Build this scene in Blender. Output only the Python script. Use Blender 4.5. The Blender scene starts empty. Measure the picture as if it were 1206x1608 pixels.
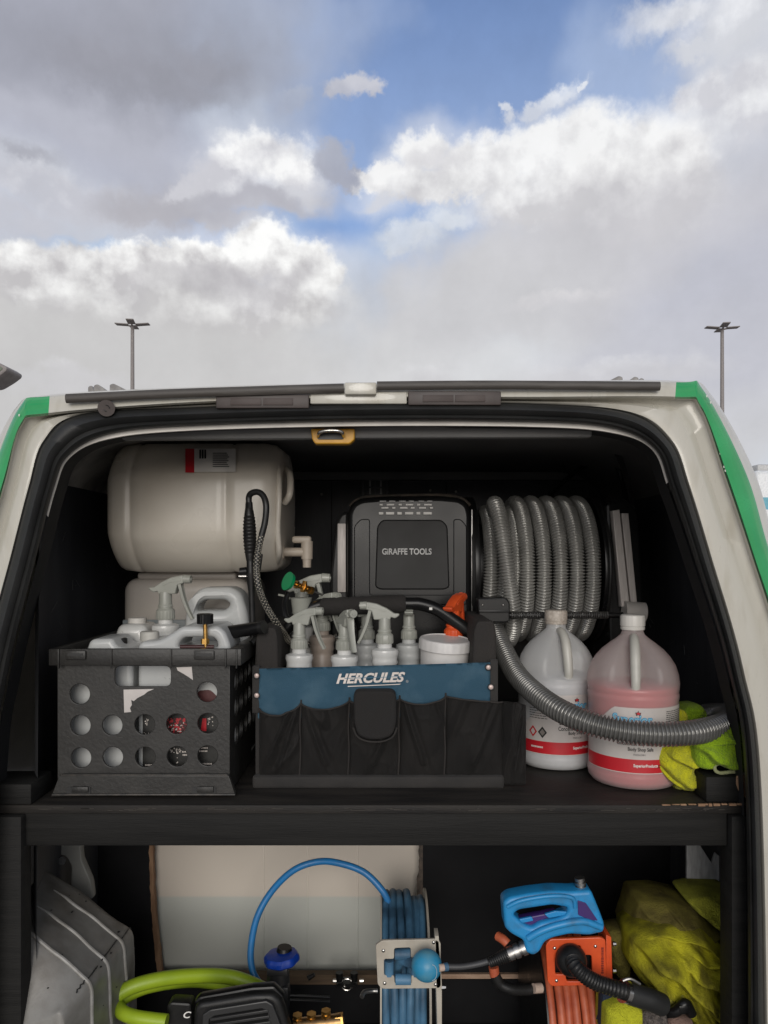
import bpy, bmesh, math, random
from mathutils import Vector, Matrix, noise
random.seed(7)
PI = math.pi
S = bpy.context.scene
COL = S.collection
F = 1200.0; CX = 603.0; HY = 870.0; EYE = 1.6

def P(px, py, D):
    return Vector(((px-CX)*D/F, D, EYE-(py-HY)*D/F))
def lin(c):
    c = c/255.0
    return c/12.92 if c <= 0.04045 else ((c+0.055)/1.055)**2.4
def srgb(r, g, b): return (lin(r), lin(g), lin(b), 1)

# ------------------------------------------------------------------ camera
cam = bpy.data.cameras.new('camera'); camo = bpy.data.objects.new('camera', cam); COL.objects.link(camo)
camo.location = (0, 0, EYE); camo.rotation_euler = (PI/2, 0, 0)
cam.sensor_fit = 'VERTICAL'; cam.sensor_height = 24; cam.lens = F/1608*24
cam.shift_y = (HY-804)/1608.0
cam.clip_start = 0.05; cam.clip_end = 3000
S.camera = camo
S.render.resolution_x = 768; S.render.resolution_y = 1024
S.view_settings.view_transform = 'Standard'; S.view_settings.look = 'None'
S.view_settings.gamma = 1; S.view_settings.use_curve_mapping = False
S.view_settings.exposure = 0.0

# ------------------------------------------------------------------ world
SKY_STR = 0.1
W = bpy.data.worlds.new('World'); S.world = W; W.use_nodes = True
nt = W.node_tree; nt.nodes.clear(); NL = nt.links
def nd(t, **k):
    n = nt.nodes.new(t)
    for a, b in k.items(): setattr(n, a, b)
    return n
def setin(n, i, v):
    if isinstance(v, bpy.types.NodeSocket): NL.new(v, n.inputs[i])
    else: n.inputs[i].default_value = v
def M_(op, a, b=0.0, c=0.0, clamp=False):
    n = nd('ShaderNodeMath', operation=op, use_clamp=clamp)
    setin(n, 0, a); setin(n, 1, b)
    if op in ('MULTIPLY_ADD',): setin(n, 2, c)
    return n.outputs[0]
def VM(op, a, b=(0, 0, 0), scale=None):
    n = nd('ShaderNodeVectorMath', operation=op)
    setin(n, 0, a)
    if op == 'SCALE': setin(n, 3, scale)
    elif op != 'LENGTH': setin(n, 1, b)
    return n.outputs['Value'] if op == 'LENGTH' else n.outputs[0]
def smooth(v, a, b):          # 0 at a, 1 at b
    n = nd('ShaderNodeMapRange', interpolation_type='SMOOTHSTEP')
    if a <= b: setin(n, 0, v); n.inputs[1].default_value = a; n.inputs[2].default_value = b; return n.outputs[0]
    setin(n, 0, v); n.inputs[1].default_value = b; n.inputs[2].default_value = a
    n.inputs[3].default_value = 1; n.inputs[4].default_value = 0
    return n.outputs[0]
def mixc(f, a, b):
    n = nd('ShaderNodeMix', data_type='RGBA'); setin(n, 0, f)
    for i, v in ((6, a), (7, b)): setin(n, i, v)
    return n.outputs[2]
def cc(r, g, b):              # picture colour -> radiance / sky strength
    return (lin(r)/SKY_STR, lin(g)/SKY_STR, lin(b)/SKY_STR, 1)
sky = nd('ShaderNodeTexSky', sky_type='NISHITA', sun_disc=False)
sky.sun_elevation = math.radians(15); sky.sun_rotation = math.radians(181)
sky.air_density = 1.0; sky.dust_density = 1.0; sky.ozone_density = 2.0
tc = nd('ShaderNodeTexCoord')
sep = nd('ShaderNodeSeparateXYZ'); NL.new(tc.outputs['Generated'], sep.inputs[0])
az = M_('ARCTAN2', sep.outputs[0], sep.outputs[1])
el = M_('ARCSINE', sep.outputs[2])
cmb = nd('ShaderNodeCombineXYZ'); NL.new(az, cmb.inputs[0]); NL.new(el, cmb.inputs[1])
p0 = cmb.outputs[0]
def noi(vec, scale, detail=5, rough=0.55, out='Color'):
    n = nd('ShaderNodeTexNoise'); setin(n, 'Vector', vec)
    n.inputs['Scale'].default_value = scale; n.inputs['Detail'].default_value = detail; n.inputs['Roughness'].default_value = rough
    return n.outputs[out]
w1 = VM('SCALE', VM('SUBTRACT', noi(p0, 7, 3), (.5, .5, .5)), scale=0.11)
w2 = VM('SCALE', VM('SUBTRACT', noi(p0, 26, 6, .60), (.5, .5, .5)), scale=0.044)
psoft = VM('ADD', p0, VM('SCALE', w1, scale=1.3))
psoft = VM('ADD', psoft, VM('SCALE', w2, scale=0.7))
w3 = VM('SCALE', VM('SUBTRACT', noi(p0, 85, 4, .6), (.5, .5, .5)), scale=0.014)
phard = VM('ADD', VM('ADD', VM('ADD', p0, VM('SCALE', w1, scale=0.35)), w2), w3)
r_a = noi(p0, 17, 8, .60, 'Fac'); r_b = noi(VM('ADD', p0, (-0.008, 0.022, 0)), 17, 3, .5, 'Fac')
relief = M_('SUBTRACT', r_a, r_b)
lowfreq = noi(p0, 9, 4, .5, 'Fac')
def ae(px, py):
    d = Vector(((px-CX)/F, 1, (HY-py)/F)).normalized()
    return math.atan2(d.x, d.y), math.asin(d.z)
def ell(vec, px, py, rx, ry, rot=0, e=0.25):
    a, b = ae(px, py); a2, _ = ae(px+rx, py); _, b2 = ae(px, py-ry)
    ra = math.radians(rot); ca, sa = math.cos(ra), math.sin(ra); sx = max(1e-3, abs(a2-a)); sy = max(1e-3, abs(b2-b))
    def dot(v):
        n = nd('ShaderNodeVectorMath', operation='DOT_PRODUCT'); setin(n, 0, vec); n.inputs[1].default_value = v; return n.outputs['Value']
    u = M_('SUBTRACT', dot((ca/sx, sa/sx, 0)), (a*ca+b*sa)/sx)
    v = M_('SUBTRACT', dot((-sa/sy, ca/sy, 0)), (-a*sa+b*ca)/sy)
    d = M_('SQRT', M_('MULTIPLY_ADD', u, u, M_('MULTIPLY', v, v)))
    return smooth(d, 1+e, 1-e)
def union(masks):
    r = masks[0]
    for m in masks[1:]: r = M_('MAXIMUM', r, m)
    return r
# clear air: the sky texture, paler towards the horizon
sk = nd('ShaderNodeMix', data_type='RGBA', blend_type='MULTIPLY'); sk.inputs[0].default_value = 1
NL.new(sky.outputs[0], sk.inputs[6]); sk.inputs[7].default_value = (1.52, 1.47, 1.72, 1)
col = mixc(M_('MULTIPLY', smooth(el, 0.75, 0.10), 0.75), sk.outputs[2], cc(196, 208, 224))
# broken cloud everywhere, controlled ones in the part of the sky behind the van
inframe = M_('MULTIPLY', M_('MULTIPLY', smooth(az, -0.62, -0.47), smooth(az, 0.62, 0.47)), smooth(el, 0.80, 0.62))
gen = smooth(M_('MULTIPLY_ADD', noi(p0, 2.2, 6, .5, 'Fac'), 1.0, 0), 0.36, 0.56)
gen = M_('MULTIPLY', gen, M_('SUBTRACT', 1.0, inframe))
gcol = mixc(smooth(noi(p0, 3.3, 6, .5, 'Fac'), .35, .65), cc(176, 176, 182), cc(228, 227, 226))
col = mixc(gen, col, gcol)
cheap = mixc(smooth(el, 0.0, -0.03), col, cc(110, 106, 102))
def soft(col, px, py, rx, ry, c, a=1.0, rot=0, e=0.4):
    return mixc(M_('MULTIPLY', ell(psoft, px, py, rx, ry, rot, e), a), col, cc(*c))
def cumulus(col, ells, ytop, ybot, top, bot, e=0.14, a=1.0, k=5.0, bias=0.0, glow=0):
    if glow:
        for q in ells[:glow]: col = mixc(M_('MULTIPLY', ell(psoft, q[0], q[1], q[2]*1.35, q[3]*1.5, (q[4] if len(q) > 4 else 0), .6), .35), col, cc(228, 230, 236))
    m = union([ell(phard, *q[:4], rot=(q[4] if len(q) > 4 else 0), e=e) for q in ells])
    t = ae(603, ytop)[1]; b = ae(603, ybot)[1]
    v = nd('ShaderNodeMapRange'); v.clamp = False; setin(v, 0, el); v.inputs[1].default_value = b; v.inputs[2].default_value = t
    f = M_('ADD', M_('ADD', v.outputs[0], M_('MULTIPLY', relief, k)), bias, clamp=True)
    return mixc(M_('MULTIPLY', m, a), col, mixc(f, cc(*bot), cc(*top)))
# veils
col = soft(col, 603, 640, 1300, 190, (207, 207, 210), .96, 0, .35)
col = soft(col, 170, 70, 350, 200, (168, 170, 182), .97, 8, .30)
col = soft(col, 130, 250, 330, 110, (186, 188, 200), .90, 0, .45)
col = soft(col, 40, 320, 230, 70, (205, 208, 216), .70, 0, .5)
col = soft(col, 420, 90, 130, 130, (170, 185, 212), .5, 0, .6)
col = soft(col, 380, 170, 60, 60, (196, 203, 216), .55, 0, .6)
col = soft(col, 550, 40, 90, 50, (160, 178, 212), .45, 0, .6)
col = soft(col, 190, 580, 420, 190, (203, 202, 202), .97, 0, .30)
col = soft(col, 1060, 440, 430, 240, (206, 206, 212), .99, 14, .30)
col = soft(col, 790, 480, 210, 160, (206, 206, 210), .95, 30, .35)
col = soft(col, 1190, 120, 190, 200, (204, 207, 216), .95, 0, .4)
col = soft(col, 960, 110, 70, 110, (176, 192, 220), .55, 0, .6)
col = soft(col, 590, 590, 180, 60, (204, 204, 208), .8, 0, .5)
# clear gaps low between the clouds
col = soft(col, 440, 336, 150, 24, (142, 172, 216), .85, 0, .5)
col = soft(col, 560, 350, 70, 50, (136, 166, 214), .85, 0, .5)
col = soft(col, 190, 373, 130, 12, (178, 198, 226), .8, 0, .6)
col = soft(col, 575, 440, 40, 110, (186, 199, 220), .75, -8, .6)
col = soft(col, 530, 520, 60, 60, (192, 203, 220), .6, 0, .6)
col = soft(col, 790, 560, 80, 40, (198, 207, 220), .5, 0, .6)
# bright thin haze low in the middle and under the right bank
col = soft(col, 640, 575, 380, 55, (222, 223, 225), .8, 0, .6)
col = soft(col, 760, 440, 130, 60, (212, 213, 216), .6, 20, .7)
col = soft(col, 60, 480, 160, 60, (212, 211, 211), .6, 0, .6)
# grey bases
col = soft(col, 240, 85, 200, 80, (155, 157, 168), .8, 6, .6)
col = soft(col, 50, 60, 150, 90, (160, 162, 174), .6, 0, .5)
col = soft(col, 1150, 440, 200, 200, (188, 190, 202), .8, 15, .7)
col = soft(col, 1060, 560, 260, 60, (196, 197, 206), .6, 0, .5)
col = cumulus(col, [(265, 128, 100, 28), (160, 105, 90, 34), (325, 100, 50, 30)], 40, 170, (160, 161, 172), (151, 152, 162), .75, .75, 1)
col = cumulus(col, [(45, 246, 50, 14)], 225, 262, (178, 180, 190), (166, 167, 177), .8, .75, 1)
col = cumulus(col, [(60, 290, 80, 26), (120, 315, 90, 28), (20, 340, 70, 30)], 262, 350, (226, 226, 230), (196, 196, 204), .5, .65, 2.5)
# middle cumulus: grey base first, then the bright heads
col = cumulus(col, [(290, 312, 100, 34, 8), (390, 302, 100, 30), (470, 292, 50, 26), (240, 330, 80, 24), (330, 335, 90, 18)], 272, 340, (186, 186, 194), (181, 180, 187), .6, .95, 1.5)
col = cumulus(col, [(418, 240, 60, 34), (370, 258, 60, 28, 14), (455, 262, 34, 26), (325, 278, 46, 22, 20), (290, 292, 40, 16, 18)], 225, 300, (252, 252, 252), (206, 206, 213), .40, .97, 3, .10, 3)
col = soft(col, 390, 298, 90, 17, (180, 180, 189), .85, 4, .5)
col = cumulus(col, [(520, 250, 38, 28), (548, 268, 24, 18)], 215, 285, (178, 181, 193), (168, 170, 182), .35, .9, 1)
col = cumulus(col, [(552, 142, 36, 20), (585, 150, 20, 13), (530, 148, 18, 12)], 118, 165, (204, 204, 211), (178, 180, 192), .4, .9, 2)
col = cumulus(col, [(466, 152, 24, 15)], 135, 168, (184, 190, 204), (170, 176, 192), .5, .6, 1)
# left lower cumulus, its lower half melting into haze
col = cumulus(col, [(420, 392, 62, 44), (470, 415, 56, 44), (500, 440, 40, 40), (350, 412, 60, 36), (290, 415, 60, 38), (215, 412, 70, 38), (130, 418, 80, 38), (40, 420, 80, 44), (300, 470, 240, 56)], 350, 520, (252, 252, 251), (198, 196, 198), .24, 1, 3.2, .10, 4)
col = soft(col, 340, 436, 120, 20, (186, 184, 188), .65, 8, .6)
col = soft(col, 250, 425, 60, 12, (200, 198, 201), .5, 0, .6)
col = soft(col, 420, 440, 90, 26, (194, 192, 196), .45, 10, .6)
col = soft(col, 210, 555, 400, 95, (200, 199, 199), .8, 0, .6)
# right cumulus
col = cumulus(col, [(662, 246, 40, 28), (588, 276, 34, 20), (625, 280, 50, 24), (730, 262, 50, 38), (785, 250, 60, 40), (850, 230, 70, 46), (930, 225, 90, 60), (720, 290, 110, 26), (860, 300, 130, 60), (1010, 280, 120, 110)], 200, 350, (246, 246, 246), (208, 207, 210), .34, .97, 2.6, .16, 4)
col = soft(col, 668, 266, 40, 12, (216, 215, 219), .7, 0, .6)
col = soft(col, 590, 288, 36, 8, (214, 214, 218), .6, 0, .6)
col = cumulus(col, [(868, 158, 46, 17, 12), (840, 168, 26, 14), (800, 180, 11, 14), (795, 165, 9, 8), (918, 136, 8, 7)], 140, 190, (238, 241, 246), (208, 213, 224), .55, .9, 2, .2)
col = cumulus(col, [(700, 340, 34, 20), (665, 360, 34, 20), (625, 388, 26, 16), (640, 370, 50, 26)], 325, 400, (228, 232, 237), (206, 210, 216), .5, .75, 2, .1)
col = soft(col, 930, 395, 330, 90, (203, 202, 207), .6, 10, .45)
col = soft(col, 740, 470, 180, 80, (202, 202, 205), .75, 10, .55)
col = cumulus(col, [(1060, 15, 80, 30), (1150, 40, 90, 46), (1090, 68, 50, 18), (1190, 0, 90, 50)], -30, 100, (242, 243, 246), (212, 214, 220), .7, .85, 2.6, .15)
col = cumulus(col, [(1110, 135, 40, 36), (1175, 150, 70, 60), (1070, 150, 20, 26)], 90, 220, (246, 247, 248), (212, 212, 218), .5, .85, 3, .2)
col = cumulus(col, [(845, 472, 46, 12), (905, 462, 50, 10)], 455, 500, (222, 220, 222), (206, 205, 209), .6, .6, 2)
col = cumulus(col, [(678, 588, 40, 16), (120, 600, 90, 20), (960, 590, 160, 24)], 570, 600, (226, 226, 229), (208, 207, 210), .5, .6, 2)
tx_ = M_('MULTIPLY_ADD', M_('ADD', M_('SUBTRACT', r_a, .5), M_('MULTIPLY', M_('SUBTRACT', lowfreq, .5), .6)), 0.22, 1.0)
hv = nd('ShaderNodeVectorMath', operation='SCALE'); NL.new(col, hv.inputs[0]); NL.new(tx_, hv.inputs[3]); col = hv.outputs[0]
# below the horizon: dull ground bounce
col = mixc(smooth(el, 0.0, -0.03), col, cc(110, 106, 102))
# the detailed clouds are only worked out in the part of the sky behind the van; elsewhere the broken cloud alone
bg = nd('ShaderNodeBackground'); bg.inputs[1].default_value = SKY_STR; NL.new(col, bg.inputs[0])
bg2 = nd('ShaderNodeBackground'); bg2.inputs[1].default_value = SKY_STR; NL.new(cheap, bg2.inputs[0])
fade = M_('MULTIPLY', M_('MULTIPLY', M_('MULTIPLY', smooth(az, -0.66, -0.56), smooth(az, 0.66, 0.56)), smooth(el, 0.86, 0.74)), smooth(el, -0.06, -0.03))
ms = nd('ShaderNodeMixShader'); NL.new(fade, ms.inputs[0]); NL.new(bg2.outputs[0], ms.inputs[1]); NL.new(bg.outputs[0], ms.inputs[2])
wo = nd('ShaderNodeOutputWorld'); NL.new(ms.outputs[0], wo.inputs[0])
W.cycles.sampling_method = 'MANUAL'; W.cycles.sample_map_resolution = 256

# ------------------------------------------------------------------ veiled sun behind the camera, low
sl = bpy.data.lights.new('sun', 'SUN'); sl.energy = 1.75; sl.angle = math.radians(36); sl.color = (1, .96, .9)
so = bpy.data.objects.new('sun', sl); COL.objects.link(so)
_a = math.radians(181); _e = math.radians(15)
so.rotation_euler = Vector((math.sin(_a)*math.cos(_e), math.cos(_a)*math.cos(_e), math.sin(_e))).to_track_quat('Z', 'Y').to_euler()

# ------------------------------------------------------------------ materials
MC = {}
def mat(name, c, rough=.5, metal=0, c2=None, nscale=20, bump=0, bscale=200, detail=4, stretch=(1, 1, 1), alpha=1, trans=0, lo=.35, hi=.65, spec=.5, sheen=0, rvar=.1, coat=0, bdist=.002):
    if name in MC: return MC[name]
    m = bpy.data.materials.new(name); m.use_nodes = True; t = m.node_tree; L = t.links
    b = t.nodes['Principled BSDF']
    if len(c) == 3: c = (*c, 1)
    b.inputs['Metallic'].default_value = metal; b.inputs['Specular IOR Level'].default_value = spec
    b.inputs['Alpha'].default_value = alpha; b.inputs['Transmission Weight'].default_value = trans
    b.inputs['Sheen Weight'].default_value = sheen; b.inputs['Coat Weight'].default_value = coat
    g = t.nodes.new('ShaderNodeNewGeometry')
    mp = t.nodes.new('ShaderNodeMapping'); mp.inputs['Scale'].default_value = stretch; L.new(g.outputs['Position'], mp.inputs[0])
    n = t.nodes.new('ShaderNodeTexNoise'); n.inputs['Scale'].default_value = nscale; n.inputs['Detail'].default_value = detail; L.new(mp.outputs[0], n.inputs[0])
    r = t.nodes.new('ShaderNodeMapRange'); r.inputs[1].default_value = lo; r.inputs[2].default_value = hi; L.new(n.outputs[0], r.inputs[0])
    x = t.nodes.new('ShaderNodeMix'); x.data_type = 'RGBA'; L.new(r.outputs[0], x.inputs[0])
    if c2 is None: c2 = tuple(v*.82 for v in c[:3])
    x.inputs[6].default_value = c; x.inputs[7].default_value = (*c2[:3], 1)
    L.new(x.outputs[2], b.inputs['Base Color'])
    rr = t.nodes.new('ShaderNodeMapRange'); rr.inputs[3].default_value = max(.02, rough-rvar); rr.inputs[4].default_value = min(1, rough+rvar)
    L.new(n.outputs[0], rr.inputs[0]); L.new(rr.outputs[0], b.inputs['Roughness'])
    if bump:
        n2 = t.nodes.new('ShaderNodeTexNoise'); n2.inputs['Scale'].default_value = bscale; n2.inputs['Detail'].default_value = 3
        L.new(mp.outputs[0], n2.inputs[0])
        bp = t.nodes.new('ShaderNodeBump'); bp.inputs['Strength'].default_value = bump; bp.inputs['Distance'].default_value = bdist
        L.new(n2.outputs[0], bp.inputs['Height']); L.new(bp.outputs[0], b.inputs['Normal'])
    MC[name] = m
    return m
def hdpe(name, c, opaq=.6, rough=.35):
    """milky see-through polyethylene"""
    if name in MC: return MC[name]
    m = bpy.data.materials.new(name); m.use_nodes = True; t = m.node_tree; L = t.links; t.nodes.clear()
    o = t.nodes.new('ShaderNodeOutputMaterial'); tr = t.nodes.new('ShaderNodeBsdfTransparent')
    tr.inputs[0].default_value = (*[min(1, v*1.15+.1) for v in c[:3]], 1)
    b = t.nodes.new('ShaderNodeBsdfPrincipled'); b.inputs['Base Color'].default_value = (*c[:3], 1); b.inputs['Roughness'].default_value = rough
    tl = t.nodes.new('ShaderNodeBsdfTranslucent'); tl.inputs[0].default_value = (*c[:3], 1)
    m1 = t.nodes.new('ShaderNodeMixShader'); m1.inputs[0].default_value = .3; L.new(b.outputs[0], m1.inputs[1]); L.new(tl.outputs[0], m1.inputs[2])
    lw = t.nodes.new('ShaderNodeLayerWeight'); lw.inputs[0].default_value = .35
    mr = t.nodes.new('ShaderNodeMapRange'); mr.inputs[3].default_value = opaq; mr.inputs[4].default_value = min(1, opaq+.4); L.new(lw.outputs['Facing'], mr.inputs[0])
    m2 = t.nodes.new('ShaderNodeMixShader'); L.new(mr.outputs[0], m2.inputs[0]); L.new(tr.outputs[0], m2.inputs[1]); L.new(m1.outputs[0], m2.inputs[2])
    L.new(m2.outputs[0], o.inputs[0]); MC[name] = m
    return m

VANW = mat('van_paint', (.60, .57, .49), .32, c2=(.52, .49, .41), nscale=9, coat=.3)
VANR = mat('van_rear_paint', (.50, .48, .42), .30, c2=(.38, .35, .28), nscale=26, detail=10, lo=.5, hi=.82, stretch=(1.6, 1, .35), coat=.5)
GREEN = mat('green_paint', (.012, .27, .075), .25, c2=(.02, .33, .10), nscale=12, coat=.5)
RUB = mat('rubber', (.012, .0125, .0125), .5, c2=(.024, .024, .023), nscale=14, bump=.15, bscale=300, lo=.4, hi=.8)
BLKW = mat('black_painted_wood', (.0085, .0083, .0078), .66, c2=(.015, .0145, .0135), nscale=8, stretch=(.6, 3, 14), bump=.35, bscale=60, spec=.22)
BLKS = mat('black_shelf_wood', (.011, .010, .0095), .6, c2=(.024, .021, .018), nscale=7, stretch=(1, 6, 12), bump=.4, bscale=60, detail=8, spec=.3)
BLKP = mat('black_liner', (.036, .037, .042), .62, c2=(.056, .057, .062), nscale=7, stretch=(3, 3, .4), bump=.3, bscale=70, detail=8)
HEADL = mat('dark_headliner', (.15, .148, .145), .6, c2=(.20, .197, .19), nscale=5, bump=.1)
PRIMER = mat('lifted_primer', (.66, .63, .57), .5, c2=(.19, .18, .165), nscale=10)
GUTTER = mat('gutter_plastic', (.055, .048, .042), .55, c2=(.11, .10, .09), nscale=50, stretch=(.3, 1, 3), lo=.5, hi=.85)
HOUS = mat('brown_housing', (.045, .034, .031), .5, c2=(.065, .05, .045), nscale=30)
BPL = mat('black_plastic', (.009, .009, .009), .42, c2=(.015, .0145, .014), nscale=40, bump=.1, bscale=400, spec=.35)
BPLG = mat('glossy_black_plastic', (.006, .006, .0065), .30, c2=(.009, .009, .009), nscale=15, spec=.3)
BLKD = mat('black_bay_panel', (.0055, .0055, .0065), .7, c2=(.009, .009, .010), nscale=12, spec=.2)
CRATE = mat('crate_plastic', (.019, .018, .0165), .48, c2=(.031, .029, .026), nscale=26, bump=.25, bscale=160, lo=.45, hi=.8, detail=8)
NYL = mat('black_nylon', (.016, .0145, .0135), .8, c2=(.026, .0235, .0215), nscale=24, bump=.6, bscale=900, sheen=.06, bdist=.001)
WEB = mat('black_webbing', (.018, .0155, .014), .85, c2=(.028, .024, .021), nscale=24, bump=.6, bscale=700, stretch=(1, 1, .3))
BLUEF = mat('blue_nylon', (.052, .145, .225), .75, c2=(.105, .215, .30), nscale=22, bump=.3, bscale=800, lo=.48, hi=.78, detail=8)
FOAM = mat('foam_grip', (.022, .0195, .018), .95, bump=.6, bscale=500)
SPR = mat('grey_sprayer', (.34, .345, .305), .35, c2=(.29, .295, .26), nscale=30)
HWH = mat('white_plastic', (.62, .60, .56), .4, c2=(.55, .53, .49), nscale=14)
HBL = mat('milky_bottle', (.62, .62, .60), .25, c2=(.52, .52, .50), nscale=9, coat=.4)
HCOOL = mat('cool_milky_bottle', (.50, .51, .50), .3, c2=(.43, .44, .435), nscale=9)
HBR = mat('tan_milky_bottle', (.36, .30, .26), .4, c2=(.30, .25, .21), nscale=9)
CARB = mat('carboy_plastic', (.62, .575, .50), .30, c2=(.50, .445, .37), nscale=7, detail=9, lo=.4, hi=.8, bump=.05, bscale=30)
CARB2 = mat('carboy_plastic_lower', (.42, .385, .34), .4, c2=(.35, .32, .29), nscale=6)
ORG = mat('orange_plastic', (.70, .095, .022), .38, c2=(.58, .065, .014), nscale=30)
ORH = mat('orange_hose', (.52, .125, .055), .5, c2=(.36, .07, .03), nscale=30)
BLH = mat('blue_hose', (.02, .19, .47), .35, c2=(.03, .16, .38), nscale=30)
BLC = mat('dusty_blue_hose', (.075, .19, .31), .55, c2=(.028, .07, .12), nscale=16, stretch=(1, 1, .6), detail=8, lo=.42, hi=.62)
BLB = mat('blue_ball', (.025, .24, .42), .42, c2=(.10, .26, .34), nscale=35, detail=8, lo=.4, hi=.7, bump=.3, bscale=60)
BLG = mat('blue_gun_plastic', (.018, .24, .52), .42, c2=(.03, .13, .25), nscale=34, lo=.5, hi=.8, detail=9)
PUR = mat('purple_plastic', (.05, .02, .14), .45)
LIME = mat('lime_hose', (.32, .44, .02), .42, c2=(.25, .36, .02), nscale=15)
BEIM = mat('beige_metal', (.46, .42, .35), .45, c2=(.38, .34, .28), nscale=30)
CHR = mat('chrome', (.62, .60, .57), .25, 1, c2=(.5, .48, .45), nscale=60)
STEEL = mat('dull_steel', (.42, .41, .39), .42, 1, c2=(.3, .29, .28), nscale=60)
BRASS = mat('brass', (.62, .38, .12), .32, 1, c2=(.5, .28, .08), nscale=80)
ALU = mat('brushed_aluminium', (.50, .46, .43), .45, .1, nscale=60, stretch=(8, 8, .5))
REELP = mat('hose_plastic_lifted', (.33, .325, .305), .26, .4, c2=(.26, .255, .24), nscale=18, bump=.1, bscale=90)  # hose plastic made paler to offset the dim light on the reel
GRKN = mat('green_knob', (.0, .28, .10), .35)
BLUK = mat('blue_knob', (.005, .04, .30), .35)
YEL = mat('yellow_striker', (.62, .32, .02), .45, c2=(.5, .25, .02), nscale=30)
REDP = mat('red_print', (.55, .015, .025), .45)
WPR = mat('white_print', (.78, .76, .72), .5)
CREAM = mat('cream_print', (.66, .60, .55), .6)
KPR = mat('black_print', (.02, .02, .02), .5)
GPR = mat('grey_print', (.52, .52, .51), .5)
BPR = mat('blue_print', (.03, .25, .50), .5)
LAB = mat('white_label', (.56, .52, .49), .55, c2=(.48, .445, .42), nscale=20)
RAW = mat('raw_wood', (.36, .22, .13), .8, c2=(.16, .085, .045), nscale=40, stretch=(1, 1, .25), bump=.4, bscale=120)
RAWL = mat('pale_raw_wood', (.46, .32, .23), .8, c2=(.33, .21, .14), nscale=40, stretch=(.3, 1, 1), bump=.3, bscale=120)
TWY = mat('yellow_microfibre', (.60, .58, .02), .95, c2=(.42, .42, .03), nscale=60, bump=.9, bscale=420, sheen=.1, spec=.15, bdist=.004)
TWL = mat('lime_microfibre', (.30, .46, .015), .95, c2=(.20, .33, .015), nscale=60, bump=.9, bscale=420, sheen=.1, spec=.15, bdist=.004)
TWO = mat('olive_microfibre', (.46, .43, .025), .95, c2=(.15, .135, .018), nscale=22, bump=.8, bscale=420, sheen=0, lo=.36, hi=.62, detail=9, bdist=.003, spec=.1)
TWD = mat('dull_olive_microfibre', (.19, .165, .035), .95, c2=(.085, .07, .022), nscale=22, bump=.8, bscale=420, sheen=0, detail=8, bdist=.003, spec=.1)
TWG = mat('grey_microfibre', (.16, .135, .12), .95, c2=(.07, .06, .055), nscale=140, bump=1, bscale=360, bdist=.004)
TWB = mat('brown_pad', (.19, .12, .095), .95, nscale=90, bump=1, bscale=400)
ARCH = mat('wheel_arch_paint', (.22, .215, .20), .42, c2=(.12, .108, .092), nscale=16, detail=10, lo=.42, hi=.72, bump=.15)
BOUNCE = mat('pale_bounce_ground', (.30, .28, .255), .9, c2=(.24, .225, .205), nscale=1.2, bump=.6, bscale=60, bdist=.01)
LINE = mat('road_paint', (.6, .6, .57), .7, nscale=3)
POLE = mat('lamp_post_paint', (.26, .235, .225), .6)
GLASS = mat('dark_glass', (.02, .025, .03), .08)
BUSW = mat('bus_white', (.75, .77, .78), .35); BUSC = mat('bus_cyan', (.16, .45, .55), .35)
TYRE = mat('tyre', (.02, .02, .02), .85)
BARK = mat('bark', (.22, .19, .16), .9)
DKBR = mat('maroon_print', (.09, .02, .02), .5)
DKPR = mat('black_label', (.012, .012, .011), .45, c2=(.02, .02, .018), nscale=60)

# tank: water inside shows as a cooler tone under its level
def tank_mat():
    m = bpy.data.materials.new('tank_plastic'); m.use_nodes = True; t = m.node_tree; L = t.links; b = t.nodes['Principled BSDF']
    g = t.nodes.new('ShaderNodeNewGeometry'); s = t.nodes.new('ShaderNodeSeparateXYZ'); L.new(g.outputs['Position'], s.inputs[0])
    r = t.nodes.new('ShaderNodeMapRange'); r.inputs[1].default_value = .796; r.inputs[2].default_value = .790; L.new(s.outputs[2], r.inputs[0])
    x = t.nodes.new('ShaderNodeMix'); x.data_type = 'RGBA'; x.inputs[6].default_value = (.60, .54, .47, 1); x.inputs[7].default_value = (.49, .50, .46, 1)
    L.new(r.outputs[0], x.inputs[0]); L.new(x.outputs[2], b.inputs['Base Color']); b.inputs['Roughness'].default_value = .45
    return m
TANK = tank_mat()

# ------------------------------------------------------------------ object helpers
ORG_OF = {}
def origin_of(o):
    while o is not None:
        if o.name in ORG_OF: return ORG_OF[o.name]
        o = o.parent
    return Vector((0, 0, 0))
def thing(name, label, cat, loc=(0, 0, 0), group=None, kind=None):
    o = bpy.data.objects.new(name, None); COL.objects.link(o); o.location = loc; o.empty_display_size = .05
    o['label'] = label; o['category'] = cat
    if group: o['group'] = group
    ORG_OF[o.name] = Vector(loc)
    return o
def tagm(o, label, cat, group=None):
    o['label'] = label; o['category'] = cat
    if group: o['group'] = group
    return o
def finish(me, smooth=True, ang=38):
    bm = bmesh.new(); bm.from_mesh(me)
    bmesh.ops.recalc_face_normals(bm, faces=bm.faces)
    for f in bm.faces: f.smooth = smooth
    if smooth:
        ca = math.radians(ang)
        for e in bm.edges:
            if len(e.link_faces) == 2 and e.calc_face_angle(0) > ca: e.smooth = False
    bm.to_mesh(me); bm.free()
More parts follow.
